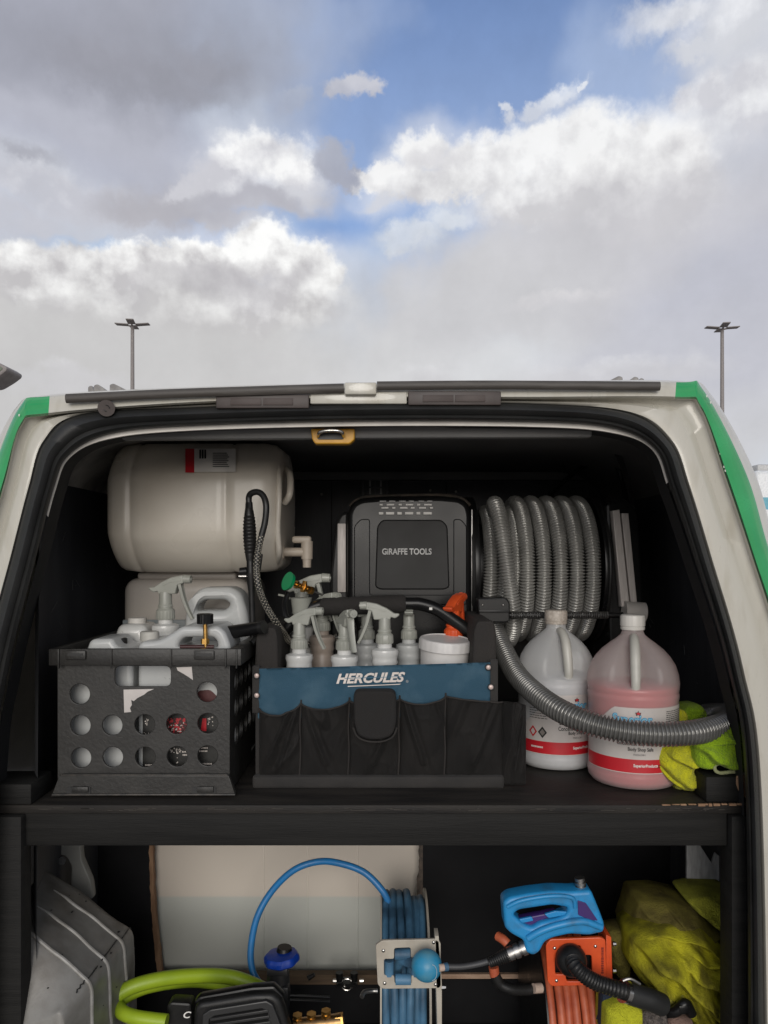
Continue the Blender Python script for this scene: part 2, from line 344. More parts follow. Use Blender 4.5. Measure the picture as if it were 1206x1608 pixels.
def obj(name, src, m, parent=None, smooth=True, ang=38, label=None, kind=None):
    if isinstance(src, bmesh.types.BMesh):
        me = bpy.data.meshes.new(name); src.to_mesh(me); src.free()
    else: me = src
    finish(me, smooth, ang)
    me.materials.clear()
    for q in (m if isinstance(m, (list, tuple)) else [m]): me.materials.append(q)
    if not isinstance(m, (list, tuple)):
        me.polygons.foreach_set('material_index', [0]*len(me.polygons))
    o = bpy.data.objects.new(name, me); COL.objects.link(o)
    if parent is not None:
        o.parent = parent; off = origin_of(parent)
        if off.length: me.transform(Matrix.Translation(-off))
    else:
        xs = [v.co for v in me.vertices]
        if xs:
            c = Vector((sum(v.x for v in xs)/len(xs), sum(v.y for v in xs)/len(xs), min(v.z for v in xs)))
            me.transform(Matrix.Translation(-c)); o.location = c; ORG_OF[o.name] = c
    if label: o['label'] = label
    if kind: o['kind'] = kind
    return o
def BM(): return bmesh.new()
def add_box(bm, a, b, bev=0, seg=2, rot=None):
    """axis-aligned box between corners a and b, optional bevel / rotation matrix about its centre"""
    a = Vector(a); b = Vector(b); c = (a+b)/2; s = b-a
    r = bmesh.ops.create_cube(bm, size=1)
    vs = r['verts']
    bmesh.ops.scale(bm, vec=[max(1e-5, abs(v)) for v in s], verts=vs)
    if bev:
        es = list({e for v in vs for e in v.link_edges})
        rr = bmesh.ops.bevel(bm, geom=es, offset=bev, segments=seg, affect='EDGES', profile=.5)
        vs = list({v for f in rr['faces'] for v in f.verts} | {v for v in vs if v.is_valid})
    if rot is not None: bmesh.ops.transform(bm, matrix=rot.to_4x4(), verts=vs)
    bmesh.ops.translate(bm, vec=c, verts=vs)
    return vs
def box(a, b, bev=0, seg=2, rot=None):
    bm = BM(); add_box(bm, a, b, bev, seg, rot); return bm
def pbox(x0, y0, x1, y1, D0, D1, bev=0, seg=2):
    """box whose front face (depth D0) covers the pixel rectangle"""
    a = P(x0, y1, D0); b = P(x1, y0, D0); return box((a.x, D0, a.z), (b.x, D1, b.z), bev, seg)
def frame_to(d):
    d = d.normalized(); return d.to_track_quat('Z', 'X').to_matrix()
def add_cyl(bm, a, b, r, r2=None, seg=20, cap=True):
    a = Vector(a); b = Vector(b); r2 = r if r2 is None else r2
    m = frame_to(b-a).to_4x4(); m.translation = (a+b)/2
    bmesh.ops.create_cone(bm, cap_ends=cap, segments=seg, radius1=r, radius2=r2, depth=(b-a).length, matrix=m)
def cyl(a, b, r, r2=None, seg=20):
    bm = BM(); add_cyl(bm, a, b, r, r2, seg); return bm
def add_sphere(bm, c, r, u=16, v=10, sc=(1, 1, 1)):
    m = Matrix.Translation(Vector(c)) @ Matrix.Diagonal((sc[0], sc[1], sc[2], 1))
    bmesh.ops.create_uvsphere(bm, u_segments=u, v_segments=v, radius=r, matrix=m)
def spline(pts, n=8, closed=False):
    pts = [Vector(p) for p in pts]; out = []; N = len(pts)
    rng = range(N if closed else N-1)
    for i in rng:
        if closed: a, b, c, d = pts[(i-1) % N], pts[i], pts[(i+1) % N], pts[(i+2) % N]
        else: a, b, c, d = pts[max(i-1, 0)], pts[i], pts[i+1], pts[min(i+2, N-1)]
        for k in range(n):
            t = k/n
            out.append(.5*((2*b)+(-a+c)*t+(2*a-5*b+4*c-d)*t*t+(-a+3*b-3*c+d)*t*t*t))
    if not closed: out.append(pts[-1])
    return out
def resample(pts, step):
    out = [pts[0]]; acc = 0
    for a, b in zip(pts, pts[1:]):
        L = (b-a).length
        if L < 1e-9: continue
        t = step-acc
        while t <= L:
            out.append(a.lerp(b, t/L)); t += step
        acc = L-(t-step)
    return out
def add_tube(bm, pts, r, seg=12, closed=False, cap=True, sq=None):
    """tube with parallel-transport frames; r number, list or function(i, n)"""
    n = len(pts); T = []
    for i in range(n):
        a = pts[(i-1) % n] if (closed or i > 0) else pts[i]; b = pts[(i+1) % n] if (closed or i < n-1) else pts[i]
        T.append((b-a).normalized())
    u = T[0].orthogonal().normalized(); rings = []
    for i in range(n):
        if i:
            ax = T[i-1].cross(T[i])
            if ax.length > 1e-8: u = Matrix.Rotation(T[i-1].angle(T[i]), 3, ax.normalized()) @ u
        u = (u-T[i]*u.dot(T[i])).normalized(); w = T[i].cross(u)
        rr = r(i, n) if callable(r) else (r[i] if isinstance(r, (list, tuple)) else r)
        rings.append([bm.verts.new(pts[i]+(u*math.cos(2*PI*k/seg)+w*math.sin(2*PI*k/seg))*rr) for k in range(seg)])
    for i in range(n if closed else n-1):
        A, B = rings[i], rings[(i+1) % n]
        for k in range(seg): bm.faces.new((A[k], A[(k+1) % seg], B[(k+1) % seg], B[k]))
    if cap and not closed:
        bm.faces.new(rings[0][::-1]); bm.faces.new(rings[-1])
def tube(pts, r, seg=12, closed=False, cap=True):
    bm = BM(); add_tube(bm, [Vector(p) for p in pts], r, seg, closed, cap); return bm
def ptube(pp, r, seg=12, n=10, **k): return tube(spline([P(*q) for q in pp], n), r, seg, **k)
def add_lathe(bm, prof, seg=32, M=None, sup=None, mod=None):
    """revolve (r,z) about z; sup = superellipse exponent; mod(r,z,ang)->r"""
    rings = []; M = M or Matrix.Identity(4)
    for (r, z) in prof:
        ring = []
        for k in range(seg):
            a = 2*PI*k/seg; rr = r
            if sup: rr = r*(abs(math.cos(a))**sup+abs(math.sin(a))**sup)**(-1/sup)
            if mod: rr = mod(rr, z, a)
            ring.append(bm.verts.new(M @ Vector((rr*math.cos(a), rr*math.sin(a), z))))
        rings.append(ring)
    for A, B in zip(rings, rings[1:]):
        for k in range(seg): bm.faces.new((A[k], A[(k+1) % seg], B[(k+1) % seg], B[k]))
    bm.faces.new(rings[0][::-1]); bm.faces.new(rings[-1])
def lathe(prof, seg=32, M=None, sup=None, mod=None):
    bm = BM(); add_lathe(bm, prof, seg, M, sup, mod); return bm
def fillet(poly, r, n=4):
    out = []; N = len(poly)
    for i in range(N):
        a, b, c = Vector(poly[i-1]).to_2d(), Vector(poly[i]).to_2d(), Vector(poly[(i+1) % N]).to_2d()
        d1 = (a-b); d2 = (c-b); q = min(r, d1.length*.45, d2.length*.45)
        s = b+d1.normalized()*q; e = b+d2.normalized()*q
        for k in range(n+1):
            t = k/n; out.append(s*(1-t)**2+b*2*t*(1-t)+e*t*t)
    return out
def circ(x, z, r, n=24): return [(x+r*math.cos(2*PI*k/n), z+r*math.sin(2*PI*k/n)) for k in range(n)]
def plate(outlines, y0, depth, bev=0, bres=1):
    """2D outlines (x,z) with holes, extruded from y0 to y0+depth; returns mesh"""
    cu = bpy.data.curves.new('tmp', 'CURVE'); cu.dimensions = '2D'; cu.fill_mode = 'BOTH'
    cu.extrude = max(1e-4, depth/2-bev); cu.bevel_depth = bev; cu.bevel_resolution = bres; cu.offset = -bev
    for o in outlines:
        s = cu.splines.new('POLY'); s.points.add(len(o)-1); s.use_cyclic_u = True
        for i, q in enumerate(o): s.points[i].co = (q[0], q[1], 0, 1)
    ob = bpy.data.objects.new('tmp', cu); COL.objects.link(ob)
    dg = bpy.context.evaluated_depsgraph_get(); me = bpy.data.meshes.new_from_object(ob.evaluated_get(dg))
    bpy.data.objects.remove(ob); bpy.data.curves.remove(cu)
    for v in me.vertices: v.co = Vector((v.co.x, y0+depth/2+v.co.z, v.co.y))
    return me
def pp2(pts, D): return [((x-CX)*D/F, EYE-(y-HY)*D/F) for x, y in pts]
def pplate(px_outlines, D, depth, bev=0, fil=0, holes_fil=0, bres=1):
    outs = []
    for i, o in enumerate(px_outlines):
        q = pp2(o, D); outs.append(fillet(q, fil) if fil else q)
    return plate(outs, D, depth, bev, bres)
def text(body, h, width=None, bold=0.0, shear=0.0, ext=.0004, space=1.0, align='LEFT'):
    cu = bpy.data.curves.new('tmp', 'FONT'); cu.body = body; cu.size = 1; cu.shear = shear; cu.offset = bold; cu.extrude = 0.0
    cu.space_character = space; cu.resolution_u = 3
    ob = bpy.data.objects.new('tmp', cu); COL.objects.link(ob)
    dg = bpy.context.evaluated_depsgraph_get(); me = bpy.data.meshes.new_from_object(ob.evaluated_get(dg))
    bpy.data.objects.remove(ob); bpy.data.curves.remove(cu)
    xs = [v.co.x for v in me.vertices]; ys = [v.co.y for v in me.vertices]
    x0, x1, y0, y1 = min(xs), max(xs), min(ys), max(ys)
    sy = h/(y1-y0); sx = (width/(x1-x0)) if width else sy
    for v in me.vertices: v.co = Vector(((v.co.x-x0)*sx, 0, (v.co.y-y0)*sy))
    return me      # starts at 0,0 in the xz plane, facing -y
def jmesh(meshes):
    bm = BM()
    for m in meshes: bm.from_mesh(m); bpy.data.meshes.remove(m)
    return bm
def move(src, v):
    v = Vector(v)
    if isinstance(src, bmesh.types.BMesh): bmesh.ops.translate(src, vec=v, verts=src.verts)
    else: src.transform(Matrix.Translation(v))
    return src
def xf(src, M):
    if isinstance(src, bmesh.types.BMesh): bmesh.ops.transform(src, matrix=M, verts=src.verts)
    else: src.transform(M)
    return src
def corr(r0, amp, pitch_pts=4):
    """ribs for a hose sampled at pitch/4"""
    tab = [1.0, .72, 0, .72]
    tab = [1.0, .45, 0.0, .45]
    return lambda i, n: r0-amp*(1-tab[i % 4])

# ================================================================== SETTING
def struct(name, src, m):
    o = obj(name, src, m); o['kind'] = 'structure'; return o
bm = BM(); bmesh.ops.create_grid(bm, x_segments=1, y_segments=1, size=900); struct('ground', bm, BOUNCE)  # unseen ground, its tone kept pale to bounce light up into the van
for i in range(14):
    x = -19.5+i*2.9
    for y in (9.0, 15.0):
        o = struct('parking_line', box((x-.05, y, .004), (x+.05, y+5.2, .0045)), LINE)

# ---- van body
st_out = [(-62,1900),(-52,1250),(-28,1060),(20,870),(47,765),(70,694),(128,651),(300,640),(566,633),(830,634),(985,648),(1052,694),(1080,765),(1112,870),(1163,1050),(1192,1250),(1204,1900)]
st_in  = [(-25,1900),(-12,1250),(12,1060),(58,870),(85,765),(108,715),(172,682),(300,669),(566,662),(830,663),(958,672),(1026,703),(1052,765),(1088,870),(1143,1050),(1171,1250),(1175,1900)]
g_in   = [(-120,1900),(-105,1250),(-75,1050),(-25,870),(8,755),(33,668),(76,652),(300,634),(566,626),(830,626),(1060,626),(1100,640),(1138,745),(1180,870),(1235,1050),(1268,1250),(1285,1900)]
g_out  = [(-170,1900),(-150,1250),(-120,1050),(-60,870),(-18,755),(30,640),(78,622),(300,611),(566,603),(830,601),(1062,600),(1104,612),(1172,744),(1210,870),(1275,1050),(1310,1250),(1330,1900)]
sil    = [(-190,1900),(-170,1250),(-140,1050),(-75,870),(-30,755),(23,643),(78,620),(300,608),(566,601),(830,599),(1064,598),(1117,620),(1185,742),(1222,870),(1290,1050),(1325,1250),(1345,1900)]
NS = 10
def curve3(st, D): return spline([P(x, y, D) for x, y in st], NS)
def lerpst(a, b, t): return [(p[0]*(1-t)+q[0]*t, p[1]*(1-t)+q[1]*t) for p, q in zip(a, b)]
def loft(rows, i0=0, i1=None, thick=None):
    bm = BM(); i1 = len(rows[0]) if i1 is None else i1
    V = [[bm.verts.new(p) for p in r[i0:i1]] for r in rows]
    for A, B in zip(V, V[1:]):
        for k in range(len(A)-1): bm.faces.new((A[k], A[k+1], B[k+1], B[k]))
    return bm
van = thing('van', 'white van with green edge stripes, seen into its open rear', 'van', (-.04, 1.25, 0))
rows = [curve3(st_out, 1.215), curve3(st_out, 1.200), curve3(lerpst(st_out, g_in, .06), 1.194), curve3(lerpst(st_out, g_in, .40), 1.191), curve3(lerpst(st_out, g_in, .60), 1.207), curve3(lerpst(st_out, g_in, .93), 1.200), curve3(g_in, 1.190)]
obj('rear_frame', loft(rows), VANR, van, ang=60)
rows = [curve3(g_in, 1.190), curve3(lerpst(g_in, g_out, .12), 1.183), curve3(lerpst(g_in, g_out, .5), 1.185), curve3(lerpst(g_in, g_out, .9), 1.194), curve3(g_out, 1.2)]
c0 = 6*NS; c1 = 10*NS
obj('green_stripe', loft(rows, 0, c0+1), GREEN, van, ang=60)
obj('green_stripe', loft(rows, c1, None), GREEN, van, ang=60)
obj('roof_edge', loft(rows, c0, c1+1), VANR, van, ang=60)
silc = curve3(sil, 1.25)
def fwd(D, dx=0, dz=0):
    out = []
    for p in silc:
        s = 1 if p.x > 0 else -1
        w = min(1, max(0, (abs(p.x+.035)-.45)/.15))
        out.append(Vector((p.x+s*dx*w, D, p.z-dz)))
    return out
rows = [curve3(g_out, 1.2), curve3(lerpst(g_out, sil, .6), 1.215), silc, fwd(1.31, .020), fwd(1.40, .045), fwd(1.55, .075), fwd(2.4, .085), fwd(3.6, .06, .0), fwd(4.1, -.04, .15), fwd(4.5, -.14, .5)]
obj('body_shell', loft(rows), VANW, van, ang=70)
obj('front_panel', box((-.75, 4.45, .3), (.7, 4.55, 1.3), .05), VANW, van)
obj('rear_bumper', box((-.86, 1.12, .33), (.80, 1.30, .58), .04, 3), BPL, van)
# seal
rows = [curve3(st_out, 1.216), curve3(st_out, 1.195), curve3(lerpst(st_out, st_in, .12), 1.184), curve3(lerpst(st_out, st_in, .35), 1.178), curve3(lerpst(st_out, st_in, .55), 1.183), curve3(lerpst(st_out, st_in, .66), 1.190), curve3(lerpst(st_out, st_in, .80), 1.186), curve3(lerpst(st_out, st_in, .92), 1.192), curve3(st_in, 1.205), curve3(st_in, 1.206)]
obj('door_seal', loft(rows), RUB, van, ang=60)
lip = [(x, y) for x, y in st_in]
lip2 = [(x+(3 if x < 170 else (-3 if x > 1000 else 0)), y+(8 if 150 < x < 1000 else 3)) for x, y in st_in]
obj('inner_lip', loft([curve3(lip, 1.2065), curve3(lerpst(lip, lip2, .85), 1.2055), curve3(lip2, 1.238)], 4*NS-5, 12*NS), mat('lip_paint', (.78, .74, .68), .5), van, ang=60)
# dark return behind the seal out to the side walls
wallX = .67
def clampw(D, g=0):
    out = []
    for p in curve3(lip2, 1.25): out.append(Vector((p.x, D, p.z)))
    return out
obj('jamb_return', loft([curve3(lip2, 1.2385), clampw(1.29)]), mat('jamb_black', (.004, .004, .0045), .8), van, ang=60)
# interior shell
ZC = 1.84; BW = 2.22; ZF = .52
def wx(D):
    k = [(1.28, .582), (1.33, .612), (1.40, .64), (1.50, .660), (9, .660)]
    for (a, x), (b, y) in zip(k, k[1:]):
        if D <= b: return x+(y-x)*max(0, D-a)/(b-a)
    return .66
def xsec(sd):
    return [Vector((sd*q[0], 0, q[1])) for q in ((.40, ZC), (.50, ZC-.004), (.56, ZC-.018), (.61, ZC-.045), (.64, ZC-.075), (.655, ZC-.10))]
obj('ceiling_panel', box((-.40, 1.285, ZC), (.40, BW, ZC+.006)), HEADL, van)
for sd, m in ((-1, PRIMER), (1, HEADL)):  # left corner's light is put into its paler colour, right one kept dark
    pts = xsec(sd)
    rows = [[Vector((p.x*wx(D)/.66 if abs(p.x) > .45 else p.x, D, p.z)) for p in pts] for D in (1.285, 1.33, 1.40, 1.5, BW)]
    obj('ceiling_corner', loft(rows), m, van, ang=60)
for sd in (-1, 1):
    # liner top edge torn unevenly
    bm = BM(); top = []; bot = []; D = 1.285; k = 0
    while D < BW+.001:
        z = ZC-.088+(.012*noise.noise(Vector((D*23, sd*5, 0)))) + (.008 if sd > 0 else .0)*noise.noise(Vector((D*60, 3, 0)))
        top.append(bm.verts.new((sd*(wx(D)-.006), D, z))); bot.append(bm.verts.new((sd*(wx(D)+.003), D, .30))); D += .0187
    for i in range(len(top)-1): bm.faces.new((top[i], top[i+1], bot[i+1], bot[i]))
    obj('side_liner', bm, BLKP, van)
obj('bulkhead', box((-.67, BW, .30), (.67, BW+.01, ZC+.01)), BLKP, van)
obj('load_floor', box((-.66, 1.22, ZF-.02), (.66, BW, ZF), .003), BLKW, van)
obj('door_sill', box((-.62, 1.2, ZF-.05), (.62, 1.22, ZF+.006), .003), PRIMER, van)
# rails that the bulkhead hangs from, dim seams
obj('bulkhead_rail', box((-.5, BW-.03, ZC-.028), (.6, BW, ZC-.004), .004), HEADL, van)
# lid gutter strips and lamp housings along the top of the opening
def strip(x0, ya, x1, yb, hh, D, name, m):
    a = P(x0, ya, D); b = P(x1, yb, D); bm = BM()
    add_tube(bm, spline([a, a.lerp(b, .35)+Vector((0, 0, .0015)), a.lerp(b, .7)+Vector((0, 0, .001)), b], 10), hh, 12)
    for v in bm.verts: v.co.y = D+(v.co.y-D)*.7
    return obj(name, bm, m, van)
strip(104, 626, 540, 609.5, .0072, 1.176, 'gutter_strip', GUTTER)
strip(592, 606, 1036, 606.5, .0070, 1.176, 'gutter_strip', GUTTER)
obj('roof_clip', pbox(541, 600, 591, 619, 1.170, 1.20, .002), VANR, van)
for (x0, y0, x1, y1) in ((339, 619, 485, 641), (641, 614, 787, 636)):
    h = obj('lamp_housing', pbox(x0, y0, x1, y1, 1.178, 1.20, .002), HOUS, van)
    xm = (x0+x1)/2
    for a, b in ((xm-50, xm-2), (xm+1, xm+48)):
        obj('lamp_lens', pbox(a, y0+6, b, y1-5, 1.1765, 1.185, .0006), mat('dark_lens', (.06, .043, .038), .6), h)
obj('latch_recess', pbox(487, 615, 639, 634, 1.181, 1.20, .002), VANR, van)
bs = obj('bump_stop', cyl(P(167, 641, 1.172), P(167, 641, 1.2), .0125, .0135, 28), HOUS, van)
obj('stop_ring', tube([P(167, 641, 1.1715)+Vector((math.cos(a)*.0045, 0, math.sin(a)*.0045)) for a in [k*PI/8 for k in range(13)]], .0007, 6), BPL, bs)
bm = BM()
for k in range(26):
    x = random.choice((220, 230, 245, 250, 305, 318, 322, 560, 900)) + random.uniform(-8, 8); y = 629-(x-220)*.03+random.uniform(0, 7)
    c = P(x, y, 1.1895); r = random.uniform(.0003, .0009); add_box(bm, c-Vector((r, .0006, r*1.6)), c+Vector((r, .0006, r*1.6)))
obj('rust_speck', bm, mat('rust', (.12, .045, .02), .8), van, kind='stuff')
bm = BM()
for (x, y) in ((1110, 622), (1116, 632), (1126, 694), (1131, 712), (1134, 718), (1137, 733), (1139, 739), (30, 652)):
    c = P(x, y, 1.184); r = .0013; add_sphere(bm, c, r, 6, 5, (1, .3, 1.6))
obj('paint_chip', bm, mat('chip', (.7, .72, .66), .6), van, kind='stuff')
# panel gap between pillar paint and stripe
for st, i0, i1 in ((g_in, 0, 5*NS+4), (g_in, 11*NS, 16*NS)):
    c = [q-Vector((0, .004, 0)) for q in curve3(st, 1.190)][i0:i1]
    obj('panel_gap', tube(c, .0011, 6), mat('gap', (.02, .03, .02), .8), van)
# headliner flange with raised middle, and the yellow latch striker
obj('header_flange', pplate([[(190, 676), (445, 671), (452, 667), (695, 666), (702, 670), (930, 674), (930, 686), (190, 690)]], 1.248, .02, .003, .004), HEADL, van)
sk_ = obj('latch_striker', pplate([[(488, 673), (557, 673), (557, 690), (549, 697), (495, 697), (490, 690)]], 1.236, .02, .002, .003), YEL, van)
bm = BM(); add_tube(bm, spline([P(500, 686, 1.236), P(501, 680, 1.222), P(508, 677, 1.218), P(522, 676, 1.217), P(533, 677, 1.218), P(538, 680, 1.222), P(539, 686, 1.236)], 6), .0028, 10)
obj('striker_loop', bm, CHR, sk_)
obj('striker_slot', pplate([[(498, 678), (540, 678), (540, 690), (498, 690)]], 1.2345, .003, 0, .004), KPR, sk_)
# roof rack feet
for mir, x0 in ((1, 138), (-1, 1012)):
    for dx, w, hh, D in ((0, 10, 3, 1.42), (9, 22, 5, 1.40), (34, 30, 6, 1.44)):
        xa = x0+mir*dx; xb = x0+mir*(dx+w); yb = 618 if mir > 0 else 606
        pts = [(xa, yb), (xa, yb-hh-8), (xa+mir*6, yb-hh-10), (xb, yb-4), (xb, yb)]
        obj('rack_foot', pplate([pts], D, .02, .001, .003), mat('rack_grey', (.16, .15, .145), .5, c2=(.28, .27, .26), nscale=90), van)
# wheels
for x in (-.80, .73):
    for y in (1.75, 4.0):
        w = obj('wheel', BM(), TYRE, van)
        bm = BM(); add_lathe(bm, [(.18, -.09), (.28, -.09), (.305, -.06), (.31, 0), (.305, .06), (.28, .09), (.18, .09)], 32, Matrix.Translation((x, y, .31)) @ Matrix.Rotation(PI/2, 4, 'Y')); obj('tyre', bm, TYRE, w)
        bm = BM(); add_cyl(bm, (x-.08, y, .31), (x+.08, y, .31), .18, seg=24); obj('rim', bm, STEEL, w)
# wheel arch inside on the left
Xw = -.655; Xc = -.487
def arch_pt(t, y):  # cross-section parameter t 0..1 from wall over the crease to the floor
    prof = [(Xw, .965), (-.60, .945), (-.545, .912), (Xc-.012, .879), (Xc, .862), (Xc+.004, .80), (Xc+.008, ZF)]
    f = t*(len(prof)-1); i = min(int(f), len(prof)-2); a = prof[i]; b = prof[i+1]; u = f-i
    return a[0]*(1-u)+b[0]*u, a[1]*(1-u)+b[1]*u
rows = []
ys = [1.245+.004*i for i in range(97)]
NA = 90
for y in ys:
    fall = 0 if y < 1.47 else ((y-1.47)/.12)**2
    xc = -.523+.020*min(1, max(0, (y-1.245)/.055))+.011*min(1, max(0, (y-1.30)/.15)); dz = -.018*max(0, (1.30-y)/.055)
    t_ = max(0, (1.302-y)/.057)**1.3; pr = [(Xw, .985+dz-.125*t_), (-.60, .952+dz-.105*t_), (-.55, .912+dz-.05*t_), (xc-.006, .8735+dz), (xc, .866+dz), (xc+.003, .855+dz), (xc+.008, .72), (xc+.010, ZF)]
    cum = [0]
    for p, q in zip(pr, pr[1:]): cum.append(cum[-1]+math.hypot(q[0]-p[0], q[1]-p[1]))
    row = []
    for j in range(NA+1):
        sx_ = cum[-1]*(j/NA)**1.0; i = max(k for k in range(len(cum)) if cum[k] <= sx_+1e-9); i = min(i, len(pr)-2); f = (sx_-cum[i])/(cum[i+1]-cum[i])
        x = pr[i][0]*(1-f)+pr[i+1][0]*f; z = pr[i][1]*(1-f)+pr[i+1][1]*f
        rib = 0; ontop = i < 5
        for yr in (1.302, 1.372, 1.442):
            pass
        z2 = ZF+(z-ZF)*(1-.30*fall)
        dent = .0025*noise.noise(Vector((x*18, y*18, z*18)))
        row.append(Vector((x+(0 if ontop else rib*.0032)-fall*.05+dent, y, z2+(rib*.0032 if ontop else 0)+dent)))
    rows.append(row)
rows.insert(0, [Vector((p.x, 1.2435, p.z-.004)) for p in rows[0]]); rows.insert(0, [Vector((p.x-.002, 1.241, ZF)) for p in rows[0]])
rows.append([Vector((Xw, 1.66, p.z*.5+ZF*.5)) for p in rows[-1]])
arch = obj('wheel_arch', loft(rows), ARCH, van, ang=70)
for yr in (1.302, 1.372, 1.442):
    i_ = min(range(len(rows)), key=lambda q: abs(rows[q][5].y-yr)); rp = rows[i_][6:]
    obj('pressed_rib', tube([p_+Vector((.0005, 0, .0008)) for p_ in rp], [.0034*min(1, .3+k_/8) for k_ in range(len(rp))], 8), mat('lit_rib_tone', (.30, .295, .28), .4, c2=(.2, .19, .17), nscale=40), arch)  # ribs coloured lighter than the arch so they seem to catch light
mk = [(i_, j_) for i_ in range(12, 92, 4) for j_ in (50,)]
bm = BM(); last = None; crest = []
for i_ in range(6, 96):
    jj = max(range(NA), key=lambda q: rows[i_][q].x+rows[i_][q].z)
    crest.append(rows[i_][jj]+Vector((.0012, 0, .0012)))
for a_, b_ in ((4, 22), (26, 44), (47, 60), (64, 82)):
    seg_ = crest[a_:b_]; add_tube(bm, seg_, [.0014*(.5+.5*abs(noise.noise(p_*160))*2) for p_ in seg_], 6)
for k_ in range(26):
    q_ = rows[random.randrange(8, 90)][random.randrange(10, 46)]; add_sphere(bm, q_+Vector((0, 0, .0006)), random.uniform(.0012, .0030), 6, 4, (1, 1.3, .4))
obj('black_mark', bm, KPR, arch, kind='stuff')  # broken dark line along the crease, with scattered dark specks
bm = BM()
for (a, b, c_) in (((158, 1541), (190, 1512), (200, 1498)), ((140, 1500), (165, 1478), (178, 1470)), ((92, 1556), (104, 1574), (110, 1600)), ((104, 1598), (122, 1580), (132, 1560)), ((60, 1530), (66, 1540), (72, 1543))):
    add_tube(bm, [P(*a, 1.262), P(*b, 1.266), P(*c_, 1.270)], .0010, 6)
obj('wheel_arch', box((.30, 1.30, ZF), (.655, 1.62, .725), .05, 4), ARCH, van)
obj('quarter_bracket', pplate([[(80, 1322), (126, 1322), (128, 1350), (143, 1385), (146, 1412), (110, 1412), (112, 1360), (104, 1345), (90, 1342), (84, 1335)]], 1.56, .02, .003, .006), mat('bracket_paint', (.24, .24, .225), .5), van)
bm.free()
obj('bracket_bolt', cyl(P(97, 1352, 1.55), P(97, 1352, 1.57), .008, seg=10), BPL, van)
# raw grey panel scrap, right of the lower bay
obj('torn_panel', pplate([[(1079, 1320), (1096, 1322), (1118, 1356), (1124, 1340), (1132, 1346), (1145, 1366), (1200, 1372), (1200, 1500), (1079, 1500)]], 1.50, .008, .001), mat('torn_grey', (.42, .42, .42), .6, c2=(.28, .28, .28), nscale=30, stretch=(5, 1, 1)), van)
# hanging liner strip + cable in the right rear corner
obj('torn_liner', loft([[P(962, 708, 1.75), P(972, 728, 1.75), P(984, 765, 1.76), P(1000, 826, 1.77)], [P(975, 712, 1.75), P(982, 730, 1.76), P(992, 765, 1.77), P(1002, 828, 1.77)]]), mat('liner_edge', (.035, .033, .032), .6), van)
obj('roof_cable', ptube([(862, 778, 2.1), (890, 752, 2.05), (918, 731, 2.0), (945, 723, 1.95), (968, 732, 1.9), (978, 760, 1.9), (985, 800, 1.95)], .006, 8), BPL, van)
for x in (300, 520, 700): obj('bulkhead_seam', pbox(x, 752, x+1.4, 1180, BW-.003, BW+.001), mat('seam_dark', (.004, .004, .004), .8), van)
for (x, y) in ((505, 776), (676, 770), (716, 772), (1000, 770), (525, 1000), (980, 1120)):
    bm = BM(); add_sphere(bm, P(x, y, BW-.002), .004, 10, 6, (1, .4, 1)); obj('panel_screw', bm, STEEL, van)
bm = BM()
for k in range(34):
    x = random.uniform(470, 1000); y = random.uniform(755, 1000); l = random.uniform(3, 22); a = P(x, y, BW-.001); b = P(x+random.uniform(-3, 3), y+l, BW-.001); add_tube(bm, [a, (a+b)/2+Vector((.001, 0, 0)), b], .0006, 4)
for k in range(30):
    D = random.uniform(1.4, 2.1); z = random.uniform(1.25, 1.7); sd = random.choice((-1, 1)); x = sd*(wx(D)-.006-.004*0)+(-sd*.001)
    a = Vector((x-sd*.003, D, z)); b = a+Vector((0, random.uniform(-.03, .03), random.uniform(-.02, .02))); add_tube(bm, [a, (a+b)/2, b], .0006, 4)
obj('liner_scratch', bm, mat('scratch_grey', (.12, .12, .12), .7), van, kind='stuff')
vb = obj('wall_socket', pbox(566, 744, 612, 790, 2.205, 2.22, .002), mat('socket', (.05, .05, .05), .5), van)
for x in (569, 580, 588, 597, 607): obj('socket_bar', pbox(x, 748, x+2.2, 788, 2.198, 2.206), GPR if x in (580, 597) else mat('socket_bar_grey', (.10, .10, .10), .5), vb)
for y in (750, 764, 776): obj('socket_bar', pbox(580, y, 600, y+2.5, 2.197, 2.205), mat('socket_bar_grey', (.1, .1, .1), .5), vb)

# ================================================================== SHELF
ZS = 1.189
shelf = thing('shelf_unit', 'black painted plywood shelf spanning the whole load bay', 'shelf', (0, 1.5, ZF))
obj('shelf_board', box((-.655, 1.25, ZS-.014), (.645, BW-.01, ZS), .0015), BLKS, shelf)
obj('front_rail', box((-.63, 1.2545, 1.121), (.563, 1.285, ZS-.0145), .0015), BLKW, shelf)
obj('post', box((-.665, 1.238, ZF), (-.588, 1.275, ZS-.015), .002), BLKW, shelf)
obj('post', box((.5645, 1.240, ZF), (.597, 1.285, ZS-.015), .002), BLKW, shelf)
obj('end_block', box((-.655, 1.251, ZS+.0005), (-.578, 1.33, ZS+.034), .002), BLKW, shelf)
obj('end_block', box((.532, 1.262, ZS+.0005), (.60, 1.31, ZS+.043), .003), BLKW, shelf)
obj('chipped_edge', pplate([[(1157, 1219), (1171, 1216), (1172, 1253), (1167, 1252), (1160, 1242), (1156, 1230)]], 1.2605, .004, .0008, .003), RAW, shelf)
bm = BM()
x = 1040
while x < 1160:
    w = random.uniform(4, 14); y = 1262+(0 if x > 1110 else (1110-x)*.02); hgt = random.uniform(2, 4.5) if x > 1085 else random.uniform(.6, 2)
    a = P(x, y+hgt, 1.2492); b = P(x+w, y, 1.2492); add_box(bm, (a.x, 1.2485, a.z), (b.x, 1.252, b.z)); x += w*.9+random.uniform(0, 5)
obj('splintered_edge', bm, RAW, shelf)
bm = BM()
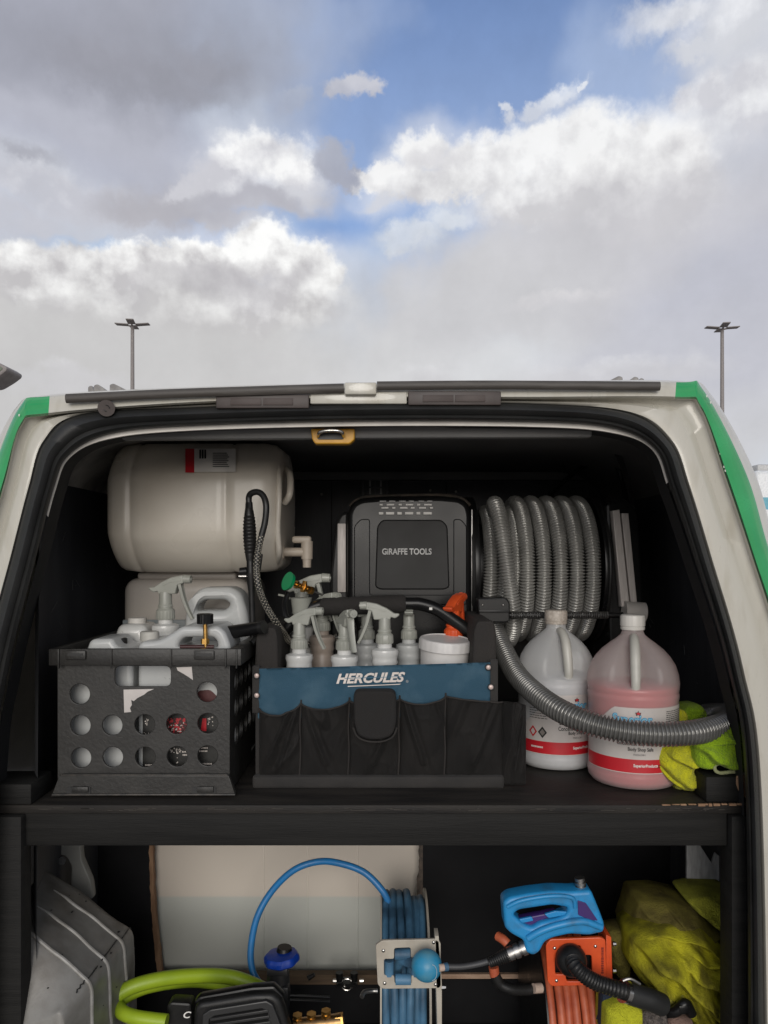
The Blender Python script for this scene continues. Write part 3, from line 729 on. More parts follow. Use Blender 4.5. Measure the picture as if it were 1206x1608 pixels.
for k in range(60):
    x = random.uniform(60, 1130); y = random.uniform(1268, 1273); a = P(x, y+.8, 1.2492); b = P(x+random.uniform(2, 22), y+.1, 1.2492); add_box(bm, (a.x, 1.249, a.z), (b.x, 1.2505, b.z))
obj('worn_edge', bm, mat('worn_paint', (.05, .043, .036), .7), shelf)
# lower bay: plywood front of the tank bay with a cut opening
DP = 1.76
ap = P(240, 1330, DP); bp_ = P(659, 1533, DP)
part = thing('plywood_partition', 'black plywood panel under the shelf with a window cut for the tank', 'panel', (0, DP, ZF))
def ppl(pts, name, m, D=DP, dep=.012, bev=0, fil=0, par=None): return obj(name, pplate([pts], D, dep, bev, fil), m, par if par is not None else part)
ppl([(100, 1315), (234, 1315), (236, 1370), (238, 1430), (243, 1490), (250, 1537), (100, 1537)], 'panel', BLKD)
ppl([(664, 1315), (1100, 1315), (1100, 1530), (664, 1530)], 'panel', BLKD)
wob = lambda s, a: [(a[i][0]+noise.noise(Vector((i*1.7, s, 0)))*1.5, a[i][1]) for i in range(len(a))]
e1 = [(234+((y-1315)/222)**2*14+noise.noise(Vector((y*.09, 1, 0)))*1.6, y) for y in range(1315, 1540, 6)]
e2 = [(240+((y-1315)/222)**2*16+noise.noise(Vector((y*.07, 9, 0)))*1.8, y) for y in range(1315, 1540, 6)]
ppl(e1+e2[::-1], 'cut_edge', RAW, DP-.001, .014)
e3 = [(658+noise.noise(Vector((y*.11, 4, 0)))*2.0-(3 if 1375 < y < 1440 else 0), y) for y in range(1315, 1540, 5)]
e4 = [(664, y) for y in range(1315, 1540, 5)]
ppl(e3+e4[::-1], 'cut_edge', mat('dark_cut', (.05, .04, .032), .8, c2=(.12, .09, .07), nscale=90), DP-.001, .014)
ppl([(250, 1531), (603, 1531), (603, 1546), (250, 1546)], 'bottom_rail', mat('brown_rail', (.13, .085, .05), .8, c2=(.075, .05, .03), nscale=30, stretch=(.3, 1, 3)), DP-.008, .02)
ppl([(603, 1530), (1100, 1530), (1100, 1537), (603, 1537)], 'bottom_rail', RAWL, DP-.008, .02)
ppl([(100, 1538), (1100, 1538), (1100, 1720), (100, 1720)], 'lower_panel', BLKD, DP, .012)
# tank
tank = thing('water_tank', 'off-white plastic water tank behind the cut plywood opening, partly full', 'tank', (-.2, 1.9, ZF))
a = P(216, 1180, 1.80); b = P(690, 1536, 1.80)
bm = box((a.x, 1.80, b.z), (b.x, 2.18, 1.10), .035, 5)
obj('tank_body', bm, TANK, tank)
for x in (412, 481, 560):
    obj('tank_rib', pbox(x, 1300, x+3, 1520, 1.7985, 1.802, .0006), TANK, tank)

# ================================================================== PRODUCT JUGS
def gallon(px, Dc, R, H, name_label, liquid, level, rot, handle_az, capm, texts, shellm):
    c = Vector(((px-CX)*Dc/F, Dc, ZS)); t = thing('gallon_jug', name_label, 'jug', c)
    k = R/.08; hz = H/.30
    prof = [(.001, .003), (.060*k, .001), (.072*k, .004), (.0785*k, .012), (.08*k, .022*hz), (.0792*k, .028*hz), (.0792*k, .032*hz), (.0785*k, .036*hz), (.0785*k, .150*hz), (.0795*k, .154*hz), (.08*k, .160*hz), (.0788*k, .164*hz), (.08*k, .170*hz), (.0805*k, .180*hz), (.0785*k, .196*hz), (.0735*k, .212*hz), (.065*k, .226*hz), (.0535*k, .239*hz), (.040*k, .250*hz), (.029*k, .258*hz), (.021*k, .265*hz), (.0185, .272*hz), (.0185, .282*hz)]
    fine = []
    for (r0, z0), (r1, z1) in zip(prof, prof[1:]):
        n = 3 if z1-z0 > .006 else 1
        for q in range(n): fine.append((r0+(r1-r0)*q/n, z0+(z1-z0)*q/n))
    fine.append(prof[-1])
    def dent(r, z, a):
        d = (a-handle_az+PI) % (2*PI)-PI; zz = z/hz
        w = math.exp(-(abs(d)/.52)**4)*min(1, max(0, (zz-.176)/.012))*min(1, max(0, (.262-zz)/.02))
        return r*(1-.34*w)
    bm = BM(); add_lathe(bm, fine, 72, Matrix.Translation(c), mod=dent)
    body = obj('bottle', bm, shellm, t, ang=50)
    lv = [(max(.001, r-.0018), z+.0015) for r, z in fine if z < level*hz]
    lr = lv[-1][0]; lv.append((lr*.985, level*hz)); lv.append((.001, level*hz+.0002))
    bm = BM(); add_lathe(bm, lv, 48, Matrix.Translation(c)); obj('liquid', bm, liquid, t, ang=50)
    hd = lambda r, z: c+Vector((math.cos(handle_az)*r, math.sin(handle_az)*r, z*hz))
    obj('handle', tube(spline([hd(.022*k, .262), hd(.038*k, .2585), hd(.052*k, .247), hd(.061*k, .230), hd(.067*k, .21), hd(.071*k, .19), hd(.070*k, .176)], 8), [.0075+.0015*math.sin(i/48*PI) for i in range(49)], 14), mat('handle_plastic', (.50, .49, .44), .4), t)
    cz = c+Vector((0, 0, .274*hz))
    cp = BM(); add_lathe(cp, [(.021, 0), (.0215, .004), (.0205, .005), (.0205, .0062), (.0215, .0070), (.0218, .022), (.021, .0255), (.019, .027), (.001, .0272)], 72, Matrix.Translation(cz), mod=lambda r, z, a: r*(1+(.018 if (z > .006 and r > .02 and int(a/(2*PI)*72) % 2) else 0)))
    obj('cap', cp, capm, t)
    def wrap(me, s0, z0, eps):
        # s = arc distance from the point facing the camera
        rr = .0785*k+eps
        for v in (me.vertices if not isinstance(me, bmesh.types.BMesh) else me.verts):
            s = s0+v.co.x; a = rot-PI/2+s/rr
            v.co = Vector((c.x+rr*math.cos(a), c.y+rr*math.sin(a), c.z+(z0+v.co.z)*hz))
        return me
    def band(s0, s1, z0, z1, eps, edge=None):
        bm = BM(); n = 40; A = []; B = []
        for i in range(n+1):
            s = s0+(s1-s0)*i/n; zt = z1 if edge is None else min(z1, edge(s))
            A.append(bm.verts.new((s, 0, z0))); B.append(bm.verts.new((s, 0, zt)))
        for i in range(n): bm.faces.new((A[i], A[i+1], B[i+1], B[i]))
        return wrap(bm, 0, 0, eps)
    texts(t, band, wrap)
    return t
LIQP = mat('pink_liquid', (.47, .055, .065), .35, c2=(.41, .048, .057), nscale=4)
LIQC = mat('pale_liquid', (.50, .50, .52), .3, nscale=4)
SHL = hdpe('milky_shell', (.86, .86, .85), .46, .2); SHP = hdpe('pinkish_shell', (.80, .72, .70), .34, .2)
def common(t, band, wrap, off, title, sub1, right):
    def edge(s): return .146 - (max(0, (-s+off-.045))*.9 if s < off-.045 else 0)
    lb = obj('label', band(-.115+off, .125+off, .033, .146, .0006, edge), LAB, t)
    rb = obj('red_band', band(-.114+off, .124+off, .0345, .0575, .0010), REDP, lb)
    obj('lettering', wrap(text('SuperiorProducts', .0070, .042, .03), off-.012, .0430, .0014), WPR, rb)
    obj('lettering', wrap(text('.com', .0055, .012, .008), off+.029, .0430, .0014), mat('dark_red_print', (.10, .01, .01), .5), rb)
    # brand swoosh word with white outline
    obj('lettering', wrap(text('Superior', .0240, .070, .05, .12), off-.049, .1115, .0010), BPR, lb)
    obj('lettering', wrap(text('Superior', .0225, .068, .012, .12), off-.048, .1122, .0014), mat('sky_print', (.25, .60, .78), .5), lb)
    for (sx, sz, r, m) in ((-.004, .137, .0052, KPR), (-.004, .137, .0035, REDP)):
        bm = BM(); vs = [bm.verts.new((off+sx+(r if i % 2 == 0 else r*.42)*math.sin(i*PI/5), 0, sz+(r if i % 2 == 0 else r*.42)*math.cos(i*PI/5))) for i in range(10)]
        bm.faces.new(vs); bmesh.ops.triangulate(bm, faces=bm.faces)
        obj('star', wrap(bm, 0, 0, .0018 if m is KPR else .0022), m, lb)
    bm = BM()
    for (sx, sz) in ((-.020, .1395), (-.009, .1415), (.006, .1415), (.020, .1385), (.024, .134)):
        vs = [bm.verts.new((off+sx+.0016*math.cos(q*PI/3), 0, sz+.0009*math.sin(q*PI/3))) for q in range(6)]; bm.faces.new(vs)
    obj('print_dot', wrap(bm, 0, 0, .0012), GPR, lb)
    obj('lettering', wrap(text(title, .0135, .064, .03), off-.038, .0905, .0012), KPR, lb)
    obj('lettering', wrap(text(sub1, .0084, .080 if len(sub1) > 20 else .052, .018), off-.040, .0795, .0012), KPR, lb)
    obj('lettering', wrap(text('Body Shop Safe', .0084, .043, .018), off-.021, .0700, .0012), KPR, lb)
    obj('lettering', wrap(text('STOCK # CAR-1', .0035, .020, 0), off-.012, .0640, .0012), KPR, lb)
    if right:
        bm = BM()
        for i in range(11):
            z = .138-i*.0033; x = off+.048
            while x < off+.100:
                w = random.uniform(.002, .007); A = [bm.verts.new(v) for v in ((x, 0, z), (x+w, 0, z), (x+w, 0, z+.0013), (x, 0, z+.0013))]; bm.faces.new(A); x += w+.0012
        obj('fine_print', wrap(bm, 0, 0, .0012), KPR, lb)
    return lb
def right_label(t, band, wrap): common(t, band, wrap, -.012, 'RANNIS', 'Concentrated Soap & Degreaser', True)
def left_label(t, band, wrap):
    lb = common(t, band, wrap, .028, 'PERFEC', 'Concentrated Cl', False)
    for sx, m in ((-.042, KPR), (-.062, REDP)):
        for sc, mm, e in ((1, m, .0012), (.6, LAB if m is REDP else mat('pict_grey', (.25, .22, .2), .5), .0016)):
            bm = BM(); vs = [bm.verts.new((sx+q[0]*sc, 0, .0745+q[1]*sc)) for q in ((0, -.011), (.009, 0), (0, .011), (-.009, 0))]; bm.faces.new(vs)
            obj('hazard_mark', wrap(bm, 0, 0, e), mm, lb)
    bm = BM()
    for i in range(5):
        z = .118-i*.0045; x = -.07
        while x < -.035:
            w = random.uniform(.002, .007); A = [bm.verts.new(v) for v in ((x, 0, z), (x+w, 0, z), (x+w, 0, z+.0013), (x, 0, z+.0013))]; bm.faces.new(A); x += w+.0012
    obj('fine_print', wrap(bm, 0, 0, .0012), KPR, lb)
    bm = BM(); x = -.066
    while x < -.042:
        w = random.uniform(.0012, .003); A = [bm.verts.new(v) for v in ((x, 0, .0445), (x+w, 0, .0445), (x+w, 0, .0478), (x, 0, .0478))]; bm.faces.new(A); x += w+.0008
    obj('print_block', wrap(bm, 0, 0, .0016), WPR, lb)
gallon(993.5, 1.39, .080, .300, 'gallon jug half full of pink soap, nearest the yellow towel', LIQP, .176, 0, math.radians(-104), HWH, right_label, SHP)
gallon(873, 1.505, .0745, .300, 'gallon jug of clear cleaner left of the pink one, half hidden by the hose', LIQC, .172, 0, math.radians(-82), mat('aged_cap', (.50, .45, .39), .5, c2=(.36, .31, .26), nscale=200), left_label, SHL)

# ================================================================== MILK CRATE AND WHAT IS IN IT
cr = thing('milk_crate', 'black plastic crate with round holes on the left of the shelf', 'crate', (P(225, 0, 1.45).x, 1.45, ZS))
cD = 1.30; cX0 = P(90, 0, cD).x; cX1 = P(361, 0, cD).x; cB = 1.602; zt = P(0, 1030, cD).z; T = .006
holes = [circ(*pp2([(x, y)], cD)[0], .0172, 28) for (x, y) in [(125, 1090), (325, 1087), (126, 1139), (176, 1139), (227, 1138), (277, 1137), (326, 1136), (127, 1190), (177, 1189), (228, 1189), (278, 1188), (326, 1187)]]
ho = fillet(pp2([(180, 1046), (268, 1046), (268, 1078), (180, 1078)], cD), .011, 5)
outer = [(cX0, zt), (cX0, ZS+.004), (cX1, ZS+.004), (cX1, zt)]
obj('front_wall', plate([outer, ho]+holes, cD, T, .0012), CRATE, cr)
bm = BM(); bm.from_mesh(plate([outer, ho]+holes, cB-T, T)); obj('rear_wall', bm, CRATE, cr)
sideh = [circ(y, z, .0172, 20) for y in (1.36, 1.405, 1.45, 1.495, 1.54) for z in (ZS+.09, ZS+.14, ZS+.185)]
for x in (cX0+.0005, cX1-T-.0005):
    me = plate([[(cD+T, zt), (cD+T, ZS+.004), (cB-T, ZS+.004), (cB-T, zt)]]+sideh, x, T)
    for v in me.vertices: v.co = Vector((v.co.y, v.co.x, v.co.z))
    obj('side_wall', me, CRATE, cr)
obj('floor', box((cX0+T, cD+T, ZS+.004), (cX1-T, cB-T, ZS+.009)), CRATE, cr)
# rim band, hooks, ribs
zr1 = P(0, 1019, 1.29).z; zr0 = P(0, 1045, 1.29).z
rx0 = P(77, 0, 1.29).x; rx1 = P(379, 0, 1.29).x
bm = BM()
add_box(bm, (rx0, 1.288, zr0), (rx1, 1.2995, zr1), .0012); add_box(bm, (rx0, 1.600, zr0), (rx1, 1.612, zr1), .0012)
add_box(bm, (rx0, 1.2995, zr0), (cX0-.0005, 1.600, zr1), .0012); add_box(bm, (cX1+.0005, 1.2995, zr0), (rx1, 1.600, zr1), .0012)
rim = obj('rim', bm, CRATE, cr)
for x in (91, 174, 268, 354, 371): obj('rim_rib', pbox(x-1.2, 1019.5, x+1.2, 1050, 1.2845, 1.289, .0008), CRATE, rim)
for x in (119, 321):
    obj('hook', pbox(x-17, 1022, x+15, 1036, 1.283, 1.2885, .0015), CRATE, rim); obj('hook_slot', pbox(x-13, 1026, x+11, 1030, 1.2822, 1.2835), KPR, rim)
# flared foot band
me = pplate([[(93, 1218), (359, 1218), (369, 1247), (80, 1251)]], 1.288, .013, .0012); foot = obj('foot_band', me, CRATE, cr)
obj('foot_edge', pbox(81, 1247, 369, 1249.5, 1.283, 1.290, .0006), mat('crate_edge', (.08, .07, .06), .5, c2=(.03, .03, .03), nscale=60), foot)
obj('foot_line', pbox(95, 1216.5, 357, 1218, 1.2865, 1.29, .0004), mat('crate_edge', (.08, .07, .06), .5), foot)
for x in (125, 322):
    obj('foot_slot', pbox(x-20, 1236, x+17, 1246, 1.2862, 1.2885), KPR, foot); obj('foot_tab', pbox(x-13, 1236, x+13, 1245, 1.283, 1.2865, .001), CRATE, foot)
# torn sticker remains on the front
me = pplate([[(194, 1083), (242, 1082), (232, 1086), (226, 1091), (216, 1096), (210, 1101), (206, 1099), (207, 1107), (204, 1112), (206, 1118), (195, 1119)]], 1.2988, .0009); obj('torn_sticker', me, LAB, cr)
me = pplate([[(277, 1048), (301, 1047), (303, 1068), (296, 1063), (288, 1058), (279, 1053)]], 1.2988, .0009); obj('torn_sticker', me, LAB, cr)
bm = BM()
for k in range(26):
    x = random.uniform(100, 350); y = random.choice((1064, 1113, 1163, 1205))+random.uniform(-6, 6); a = P(x, y, 1.2994); b = P(x+random.uniform(-7, 7), y+random.uniform(-5, 5), 1.2994)
    add_tube(bm, [a, (a+b)/2, b], .00022, 4)
obj('scuff', bm, mat('scuff', (.10, .095, .085), .7), cr, kind='stuff')

def fjug(px_out, hole, D, depth, m, bev, label, cap=None, capm=None, name='plastic_jug', cat='jug', base=None, fil=.012):
    q = pp2(px_out, D); zb = base if base is not None else ZS+.0095
    zs = min(v[1] for v in q); q = [(x, (zb if abs(z-zs) < .002 else z)) for x, z in q]
    cx = sum(v[0] for v in q)/len(q)
    t = thing(name, label, cat, (cx, D+depth/2, zb))
    outs = [fillet(q, fil, 5)]
    if hole: outs.append(fillet(pp2(hole, D), .010, 5))
    obj('body', plate(outs, D, depth, bev, 4), m, t, ang=50)
    if cap:
        x, y, r, h = cap; Dm = D+depth/2; c = P(x, y, Dm)
        bm = BM(); add_lathe(bm, [(r*.8, -.016), (r*.8, -.001), (r, 0), (r*1.02, .002), (r, h*.9), (r*.9, h), (.001, h)], 40, Matrix.Translation(c), mod=lambda rr, z, a: rr*(1+(.02 if z > 0 and int(a/(2*PI)*40) % 2 else 0)))
        obj('cap', bm, capm or HWH, t)
    return t
fj = fjug([(216, 1230), (216, 1014), (222, 1008), (250, 1006), (270, 994), (284, 984), (342, 983), (353, 992), (362, 1014), (364, 1230)], [(283, 1006), (290, 1001), (335, 1001), (341, 1009), (341, 1017), (278, 1017)], 1.335, .105, HCOOL, .008,
          'white jug with loop handle and black label inside the crate front', (235, 1006, .0165, .017), mat('cream_cap', (.50, .49, .45), .45))
lb = obj('label', pplate([[(224, 1098), (345, 1098), (345, 1225), (224, 1225)]], 1.3335, .0012), DKPR, fj)
ob = obj('label_art', pplate([[(255, 1128), (298, 1127), (299, 1155), (255, 1156)]], 1.3327, .0006), mat('red_art', (.45, .02, .03), .5, c2=(.04, .01, .01), nscale=220, lo=.45, hi=.5), lb)
ob = obj('label_art', pplate([[(318, 1128), (324, 1128), (324, 1148), (315, 1148)]], 1.3327, .0006), REDP, lb)
ob = obj('label_art', pplate([[(310, 1085), (330, 1083), (343, 1096), (345, 1104), (310, 1104)]], 1.3327, .0006, 0, .006), DKBR, lb)
bm = BM()
for (cx, cy, n, sx, sy) in ((230, 1133, 9, 4, 5), (329, 1131, 12, 6, 5), (278, 1178, 14, 8, 3), (277, 1142, 30, 18, 12), (228, 1150, 5, 8, 3), (278, 1192, 6, 1, 14)):
    for k in range(n):
        c = P(cx+random.gauss(0, sx*.55), cy+random.gauss(0, sy*.55), 1.3318); r = random.uniform(.0006, .0016)
        vs = [bm.verts.new(c+Vector((r*math.cos(a)*random.uniform(.5, 1.3), 0, r*math.sin(a)*random.uniform(.5, 1.3)))) for a in [q*PI/3 for q in range(6)]]; bm.faces.new(vs)
for (x, y, w) in ((286, 1180, 7), (287, 1185, 8), (316, 1174, 9), (313, 1179, 13), (318, 1199, 14), (228, 1201, 9), (319, 1103, 8)):
    xx = x
    while xx < x+w: a = P(xx, y+1.6, 1.3318); b = P(xx+1.5, y-.8, 1.3318); add_box(bm, (a.x, 1.3314, a.z), (b.x, 1.3318, b.z)); xx += 2.2
obj('fine_print', bm, CREAM, lb)
fjug([(100, 1230), (100, 1030), (134, 1024), (140, 1004), (176, 1003), (182, 1016), (208, 1020), (208, 1230)], None, 1.34, .10, HCOOL, .009, 'low white bottle with a black cap in the front left of the crate', (190, 1014, .011, .014), BPL, 'plastic_bottle', 'bottle')
fjug([(180, 1210), (177, 1000), (184, 982), (200, 980), (226, 982), (232, 1000), (236, 1210)], None, 1.455, .09, HBL, .016, 'slim white bottle behind the other jugs in the crate', (216, 981, .0175, .014), HWH, 'plastic_bottle', 'bottle')
fjug([(286, 1200), (286, 1000), (290, 960), (300, 935), (315, 923), (362, 922), (378, 932), (387, 960), (391, 990), (393, 1200)], [(306, 952), (318, 942), (352, 942), (361, 949), (352, 959), (306, 960)], 1.50, .085, HCOOL, .016, 'tall jug with big loop handle at the back of the crate')
# brass fitting with black knob
bf = thing('brass_fitting', 'brass fitting with a black knurled knob leaning in the crate', 'fitting', P(322, 1016, 1.32))
obj('stem', cyl(P(323, 1016, 1.325), P(322, 976, 1.325), .0038, seg=14), BRASS, bf)
obj('nut', cyl(P(322, 1003, 1.325), P(322, 1011, 1.325), .0072, seg=6), BRASS, bf)
bm = BM(); add_lathe(bm, [(.010, 0), (.0135, .001), (.0135, .017), (.011, .0185), (.001, .0185)], 48, Matrix.Translation(P(322, 980, 1.325)), mod=lambda r, z, a: r*(1+(.05 if int(a/(2*PI)*48) % 2 else 0)))
obj('knob', bm, BPLG, bf)
obj('cross_tube', cyl(P(283, 1016, 1.325), P(336, 1016, 1.325), .0035, seg=12), mat('dark_red_tube', (.05, .01, .01), .4), bf)
ft = thing('foam_lance', 'short black lance tube lying across the right of the crate', 'lance', P(380, 1000, 1.40))
obj('tube', cyl(P(342, 996, 1.40), P(412, 985, 1.36), .0125, .0115, 24), BPLG, ft)
obj('end_ring', cyl(P(409, 985.4, 1.361), P(415, 984.5, 1.358), .0122, seg=24), BPL, ft)
obj('nozzle_bracket', ptube([(395, 1010, 1.38), (405, 1000, 1.39), (418, 998, 1.4), (425, 985, 1.42)], .006, 8), BPL, ft)

# ================================================================== SPRAY BOTTLES
def spray(px, py, D, ang, label, body=HBL, head=SPR, rb=.026, tilt=0, group='spray bottles in the tool bag', grey=None, zb=None, sc=1.0):
    """px,py = bottom of the ribbed collar; ang = way the nozzle points (0 = right, -90 = at the camera)"""
    c = P(px, py, D); zb = ZS+.012 if zb is None else zb
    t = thing('spray_bottle', label, 'spray bottle', (c.x, c.y, zb), group)
    R = Matrix.Translation(c) @ Matrix.Rotation(math.radians(tilt), 4, 'Y') @ Matrix.Rotation(math.radians(ang), 4, 'Z') @ Matrix.Scale(sc, 4)
    h = c.z-zb
    prof = [(.001, zb-c.z), (rb*.9, zb-c.z), (rb, zb-c.z+.006), (rb, -.095), (rb*.93, -.088), (rb*.97, -.080), (rb*.97, -.055), (rb*.86, -.049), (rb*.86, -.040), (rb*.95, -.036), (rb*.90, -.030), (rb*.92, -.024), (rb*1.0, -.018), (rb*.96, -.012), (rb*.72, -.009), (.0135, -.008), (.0135, .002)]
    bm = BM(); add_lathe(bm, prof, 36, Matrix.Translation(c)); obj('bottle', bm, body, t, ang=50)
    bm = BM(); add_lathe(bm, [(.0150, 0), (.0158, .002), (.0152, .015), (.0135, .018), (.012, .019), (.012, .0215), (.0132, .022), (.0128, .024), (.0112, .026), (.0108, .046), (.0100, .048), (.001, .048)], 40, R, mod=lambda r, z, a: r*(1+(.05 if z < .016 and int(a/(2*PI)*40) % 2 else 0)))
    col = obj('collar', bm, head, t, ang=30)
    # head shell: side outline extruded across
    o = [(-.0235, .049), (-.028, .053), (-.0265, .0555), (-.018, .056), (-.004, .0655), (.014, .0735), (.030, .0765), (.034, .0765), (.035, .063), (.024, .060), (.020, .044), (-.011, .044), (-.0115, .049), (-.019, .0465)]
    me = plate([fillet(o, .002, 2)], -.0085, .017, .002, 2); me.transform(R); obj('head', me, head, t)
    fr = [(-.002, .0615), (.012, .0675), (.030, .0705), (.030, .0665), (.012, .0640), (-.002, .0580)]
    for s in (-1, 1):
        me = plate([fr], s*.0087-.0007, .0014, .0003); me.transform(R); obj('side_rib', me, head, col)
    bm = BM(); add_cyl(bm, R @ Vector((.033, 0, .070)), R @ Vector((.046, 0, .0695)), .0078*sc, .0072*sc, 14); add_cyl(bm, R @ Vector((.046, 0, .0695)), R @ Vector((.0475, 0, .0695)), .003*sc, seg=10)
    obj('nozzle', bm, head, t)
    tr = [Vector((.026, 0, .064)), Vector((.029, 0, .052)), Vector((.033, 0, .036)), Vector((.040, 0, .018)), Vector((.049, 0, .000))]
    pts = spline(tr, 6); bm = BM()
    V = []
    for i, q in enumerate(pts):
        f = i/(len(pts)-1); w = .0072-.0028*f; th = .0040-.0010*f; d = (pts[min(i+1, len(pts)-1)]-pts[max(i-1, 0)]).normalized(); nx = Vector((d.z, 0, -d.x))*-1
        V.append([bm.verts.new(R @ (q+Vector((0, a*w, 0))+nx*b*th)) for a, b in ((-1, -.6), (-.6, -1), (.6, -1), (1, -.6), (1, .8), (.5, .3), (-.5, .3), (-1, .8))])
    for A, B in zip(V, V[1:]):
        for k in range(8): bm.faces.new((A[k], A[(k+1) % 8], B[(k+1) % 8], B[k]))
    bm.faces.new(V[0][::-1]); bm.faces.new(V[-1]); obj('trigger', bm, head, t)
    return t
spray(470, 1018, 1.42, -14, 'spray bottle at the bag front left, trigger pointing right')
spray(541, 1020, 1.42, -66, 'spray bottle whose round nozzle faces the camera')
spray(604, 1010, 1.42, 178, 'spray bottle beside the white tub, nozzle pointing left', tilt=0)
spray(642, 1003, 1.50, 88, 'spray bottle directly behind the white tub, under the foam grip', HCOOL)
spray(506, 990, 1.52, -40, 'tan tinted spray bottle behind the front left one', HBR)
spray(576, 1003, 1.51, 192, 'spray bottle in the middle back row with its trigger to the left', HCOOL)
spray(474, 975, 1.55, -4, 'spray bottle standing tallest, its head above the left of the foam grip', HBL, sc=1.25)
spray(712, 1003, 1.50, 62, 'spray bottle with bright orange trigger head behind the bent handle', HCOOL, ORG, sc=1.15)
spray(260, 972, 1.47, -6, 'spray bottle standing in the black crate', HBL, zb=ZS+.0095, group='spray bottles', sc=1.1)

# white tub
tb = thing('white_tub', 'white plastic tub with ribbed lid in the right of the tool bag', 'tub', (P(699, 0, 1.45).x, 1.45, ZS+.06))
Mt = Matrix.Translation(P(699, 1019, 1.45)) @ Matrix.Rotation(math.radians(3.5), 4, 'Y') @ Matrix.Rotation(math.radians(5), 4, 'X')
bm = BM(); add_lathe(bm, [(.001, -.12), (.040, -.12), (.0465, -.004), (.0465, .003)], 48, Mt); obj('tub_body', bm, mat('tub_white', (.70, .68, .66), .4), tb)
bm = BM(); add_lathe(bm, [(.0475, .0), (.0505, .001), (.0500, .016), (.0485, .0195), (.0455, .0205), (.044, .0190), (.001, .0190)], 96, Mt, mod=lambda r, z, a: r*(1+(.010 if z < .017 and r > .04 and int(a/(2*PI)*48) % 2 else 0)))
lid = obj('lid', bm, mat('tub_white', (.7, .68, .66), .4), tb)
bm = BM()
for i in range(10):
    a0 = math.radians(-78+57+i*2.6); a1 = a0+math.radians(2.6)
    bm.faces.new([bm.verts.new(Mt @ Vector((.0468*math.cos(a), .0468*math.sin(a), z))) for a, z in ((a0, -.022), (a1, -.022), (a1, -.006), (a0, -.006))])
lbl = obj('tub_label', bm, DKPR, tb)
bm = BM()
for i in range(5):
    a0 = math.radians(-8)+i*.055; a1 = a0+.036
    bm.faces.new([bm.verts.new(Mt @ Vector((.0472*math.cos(a), .0472*math.sin(a), z))) for a, z in ((a0, -.0165), (a1, -.0165), (a1, -.0120), (a0, -.0120))])
obj('print_block', bm, WPR, lbl)

# ================================================================== TOOL BAG
bag = thing('tool_bag', 'black tool bag with a blue band and front pockets in the middle of the shelf', 'tool bag', (P(590, 0, 1.45).x, 1.45, ZS))
bD = 1.355
bx0 = P(401, 0, bD).x; bx1 = P(781, 0, bD).x; bzt = P(0, 1046, bD).z
bm = BM()
add_box(bm, (bx0, bD, ZS+.0005), (bx1, bD+.006, bzt-.003), .002); add_box(bm, (bx0, 1.62, ZS+.0005), (bx1, 1.626, bzt), .002)
add_box(bm, (bx0, bD+.006, ZS+.0005), (bx0+.006, 1.62, bzt), .002); add_box(bm, (bx1-.006, bD+.006, ZS+.0005), (bx1, 1.62, bzt), .002)
add_box(bm, (bx0+.006, bD+.006, ZS+.0005), (bx1-.006, 1.62, ZS+.01))
obj('bag_shell', bm, NYL, bag)
# blue band with soft waves
def sheet(tl, tr_, br, bl, D, nx=70, nz=16, wave=.0012, seed=0, thick=.0025):
    bm = BM(); g = []
    for j in range(nz+1):
        row = []
        for i in range(nx+1):
            u = i/nx; v = j/nz
            x = (tl[0]*(1-u)+tr_[0]*u)*(1-v)+(bl[0]*(1-u)+br[0]*u)*v; y = (tl[1]*(1-u)+tr_[1]*u)*(1-v)+(bl[1]*(1-u)+br[1]*u)*v
            p = P(x, y, D); p.y += wave*noise.noise(Vector((p.x*14, p.z*30, seed)))*2-wave
            row.append(bm.verts.new(p))
        g.append(row)
    for j in range(nz):
        for i in range(nx): bm.faces.new((g[j][i], g[j][i+1], g[j+1][i+1], g[j+1][i]))
    r = bmesh.ops.solidify(bm, geom=bm.faces[:], thickness=thick)
    return bm
band = obj('blue_band', sheet((405, 1050), (770, 1040), (771, 1125), (405, 1128), bD-.0035), BLUEF, bag, ang=60)
me = text('HERCULES', .0195, None, .038, .32, space=1.02)
w = P(636, 0, bD).x-P(528, 0, bD).x
xs = [v.co.x for v in me.vertices]; s = w/(max(xs)-min(xs))
Mx = Matrix.Translation(P(528, 1074, bD-.0085)) @ Matrix.Rotation(math.radians(-1.6), 4, 'Y') @ Matrix.Diagonal((s, 1, .92, 1))
me.transform(Mx); obj('lettering', me, CREAM, band)
obj('logo_stroke', pplate([[(546, 1077.2), (630, 1073.8), (627, 1075.2), (546, 1078.6)]], bD-.0085, .0006), CREAM, band)
obj('logo_stroke', pplate([[(541, 1064.8), (633, 1062.0), (633, 1062.9), (541, 1065.7)]], bD-.0089, .0003), BLUEF, band)
me = text('®', .0045); me.transform(Matrix.Translation(P(637.5, 1072, bD-.0085))); obj('lettering', me, GPR, band)
# side bindings + rivets
for (x0, x1, y0, y1) in ((396, 407, 1046, 1120), (770, 782, 1036, 1118)):
    obj('binding', pbox(x0, y0, x1, y1, bD-.006, bD+.004, .0015), NYL, bag)
for (x, y) in ((403, 1061), (403, 1092), (767, 1048), (771, 1079)):
    r = obj('rivet', cyl(P(x, y, bD-.0115), P(x, y, bD-.005), .0050, .0062, 20), KPR, bag)
    bm = BM(); add_sphere(bm, P(x, y, bD-.0115), .0042, 16, 8, (1, .45, 1)); obj('rivet_head', bm, mat('rivet_pink', (.66, .52, .47), .35, .2), r)
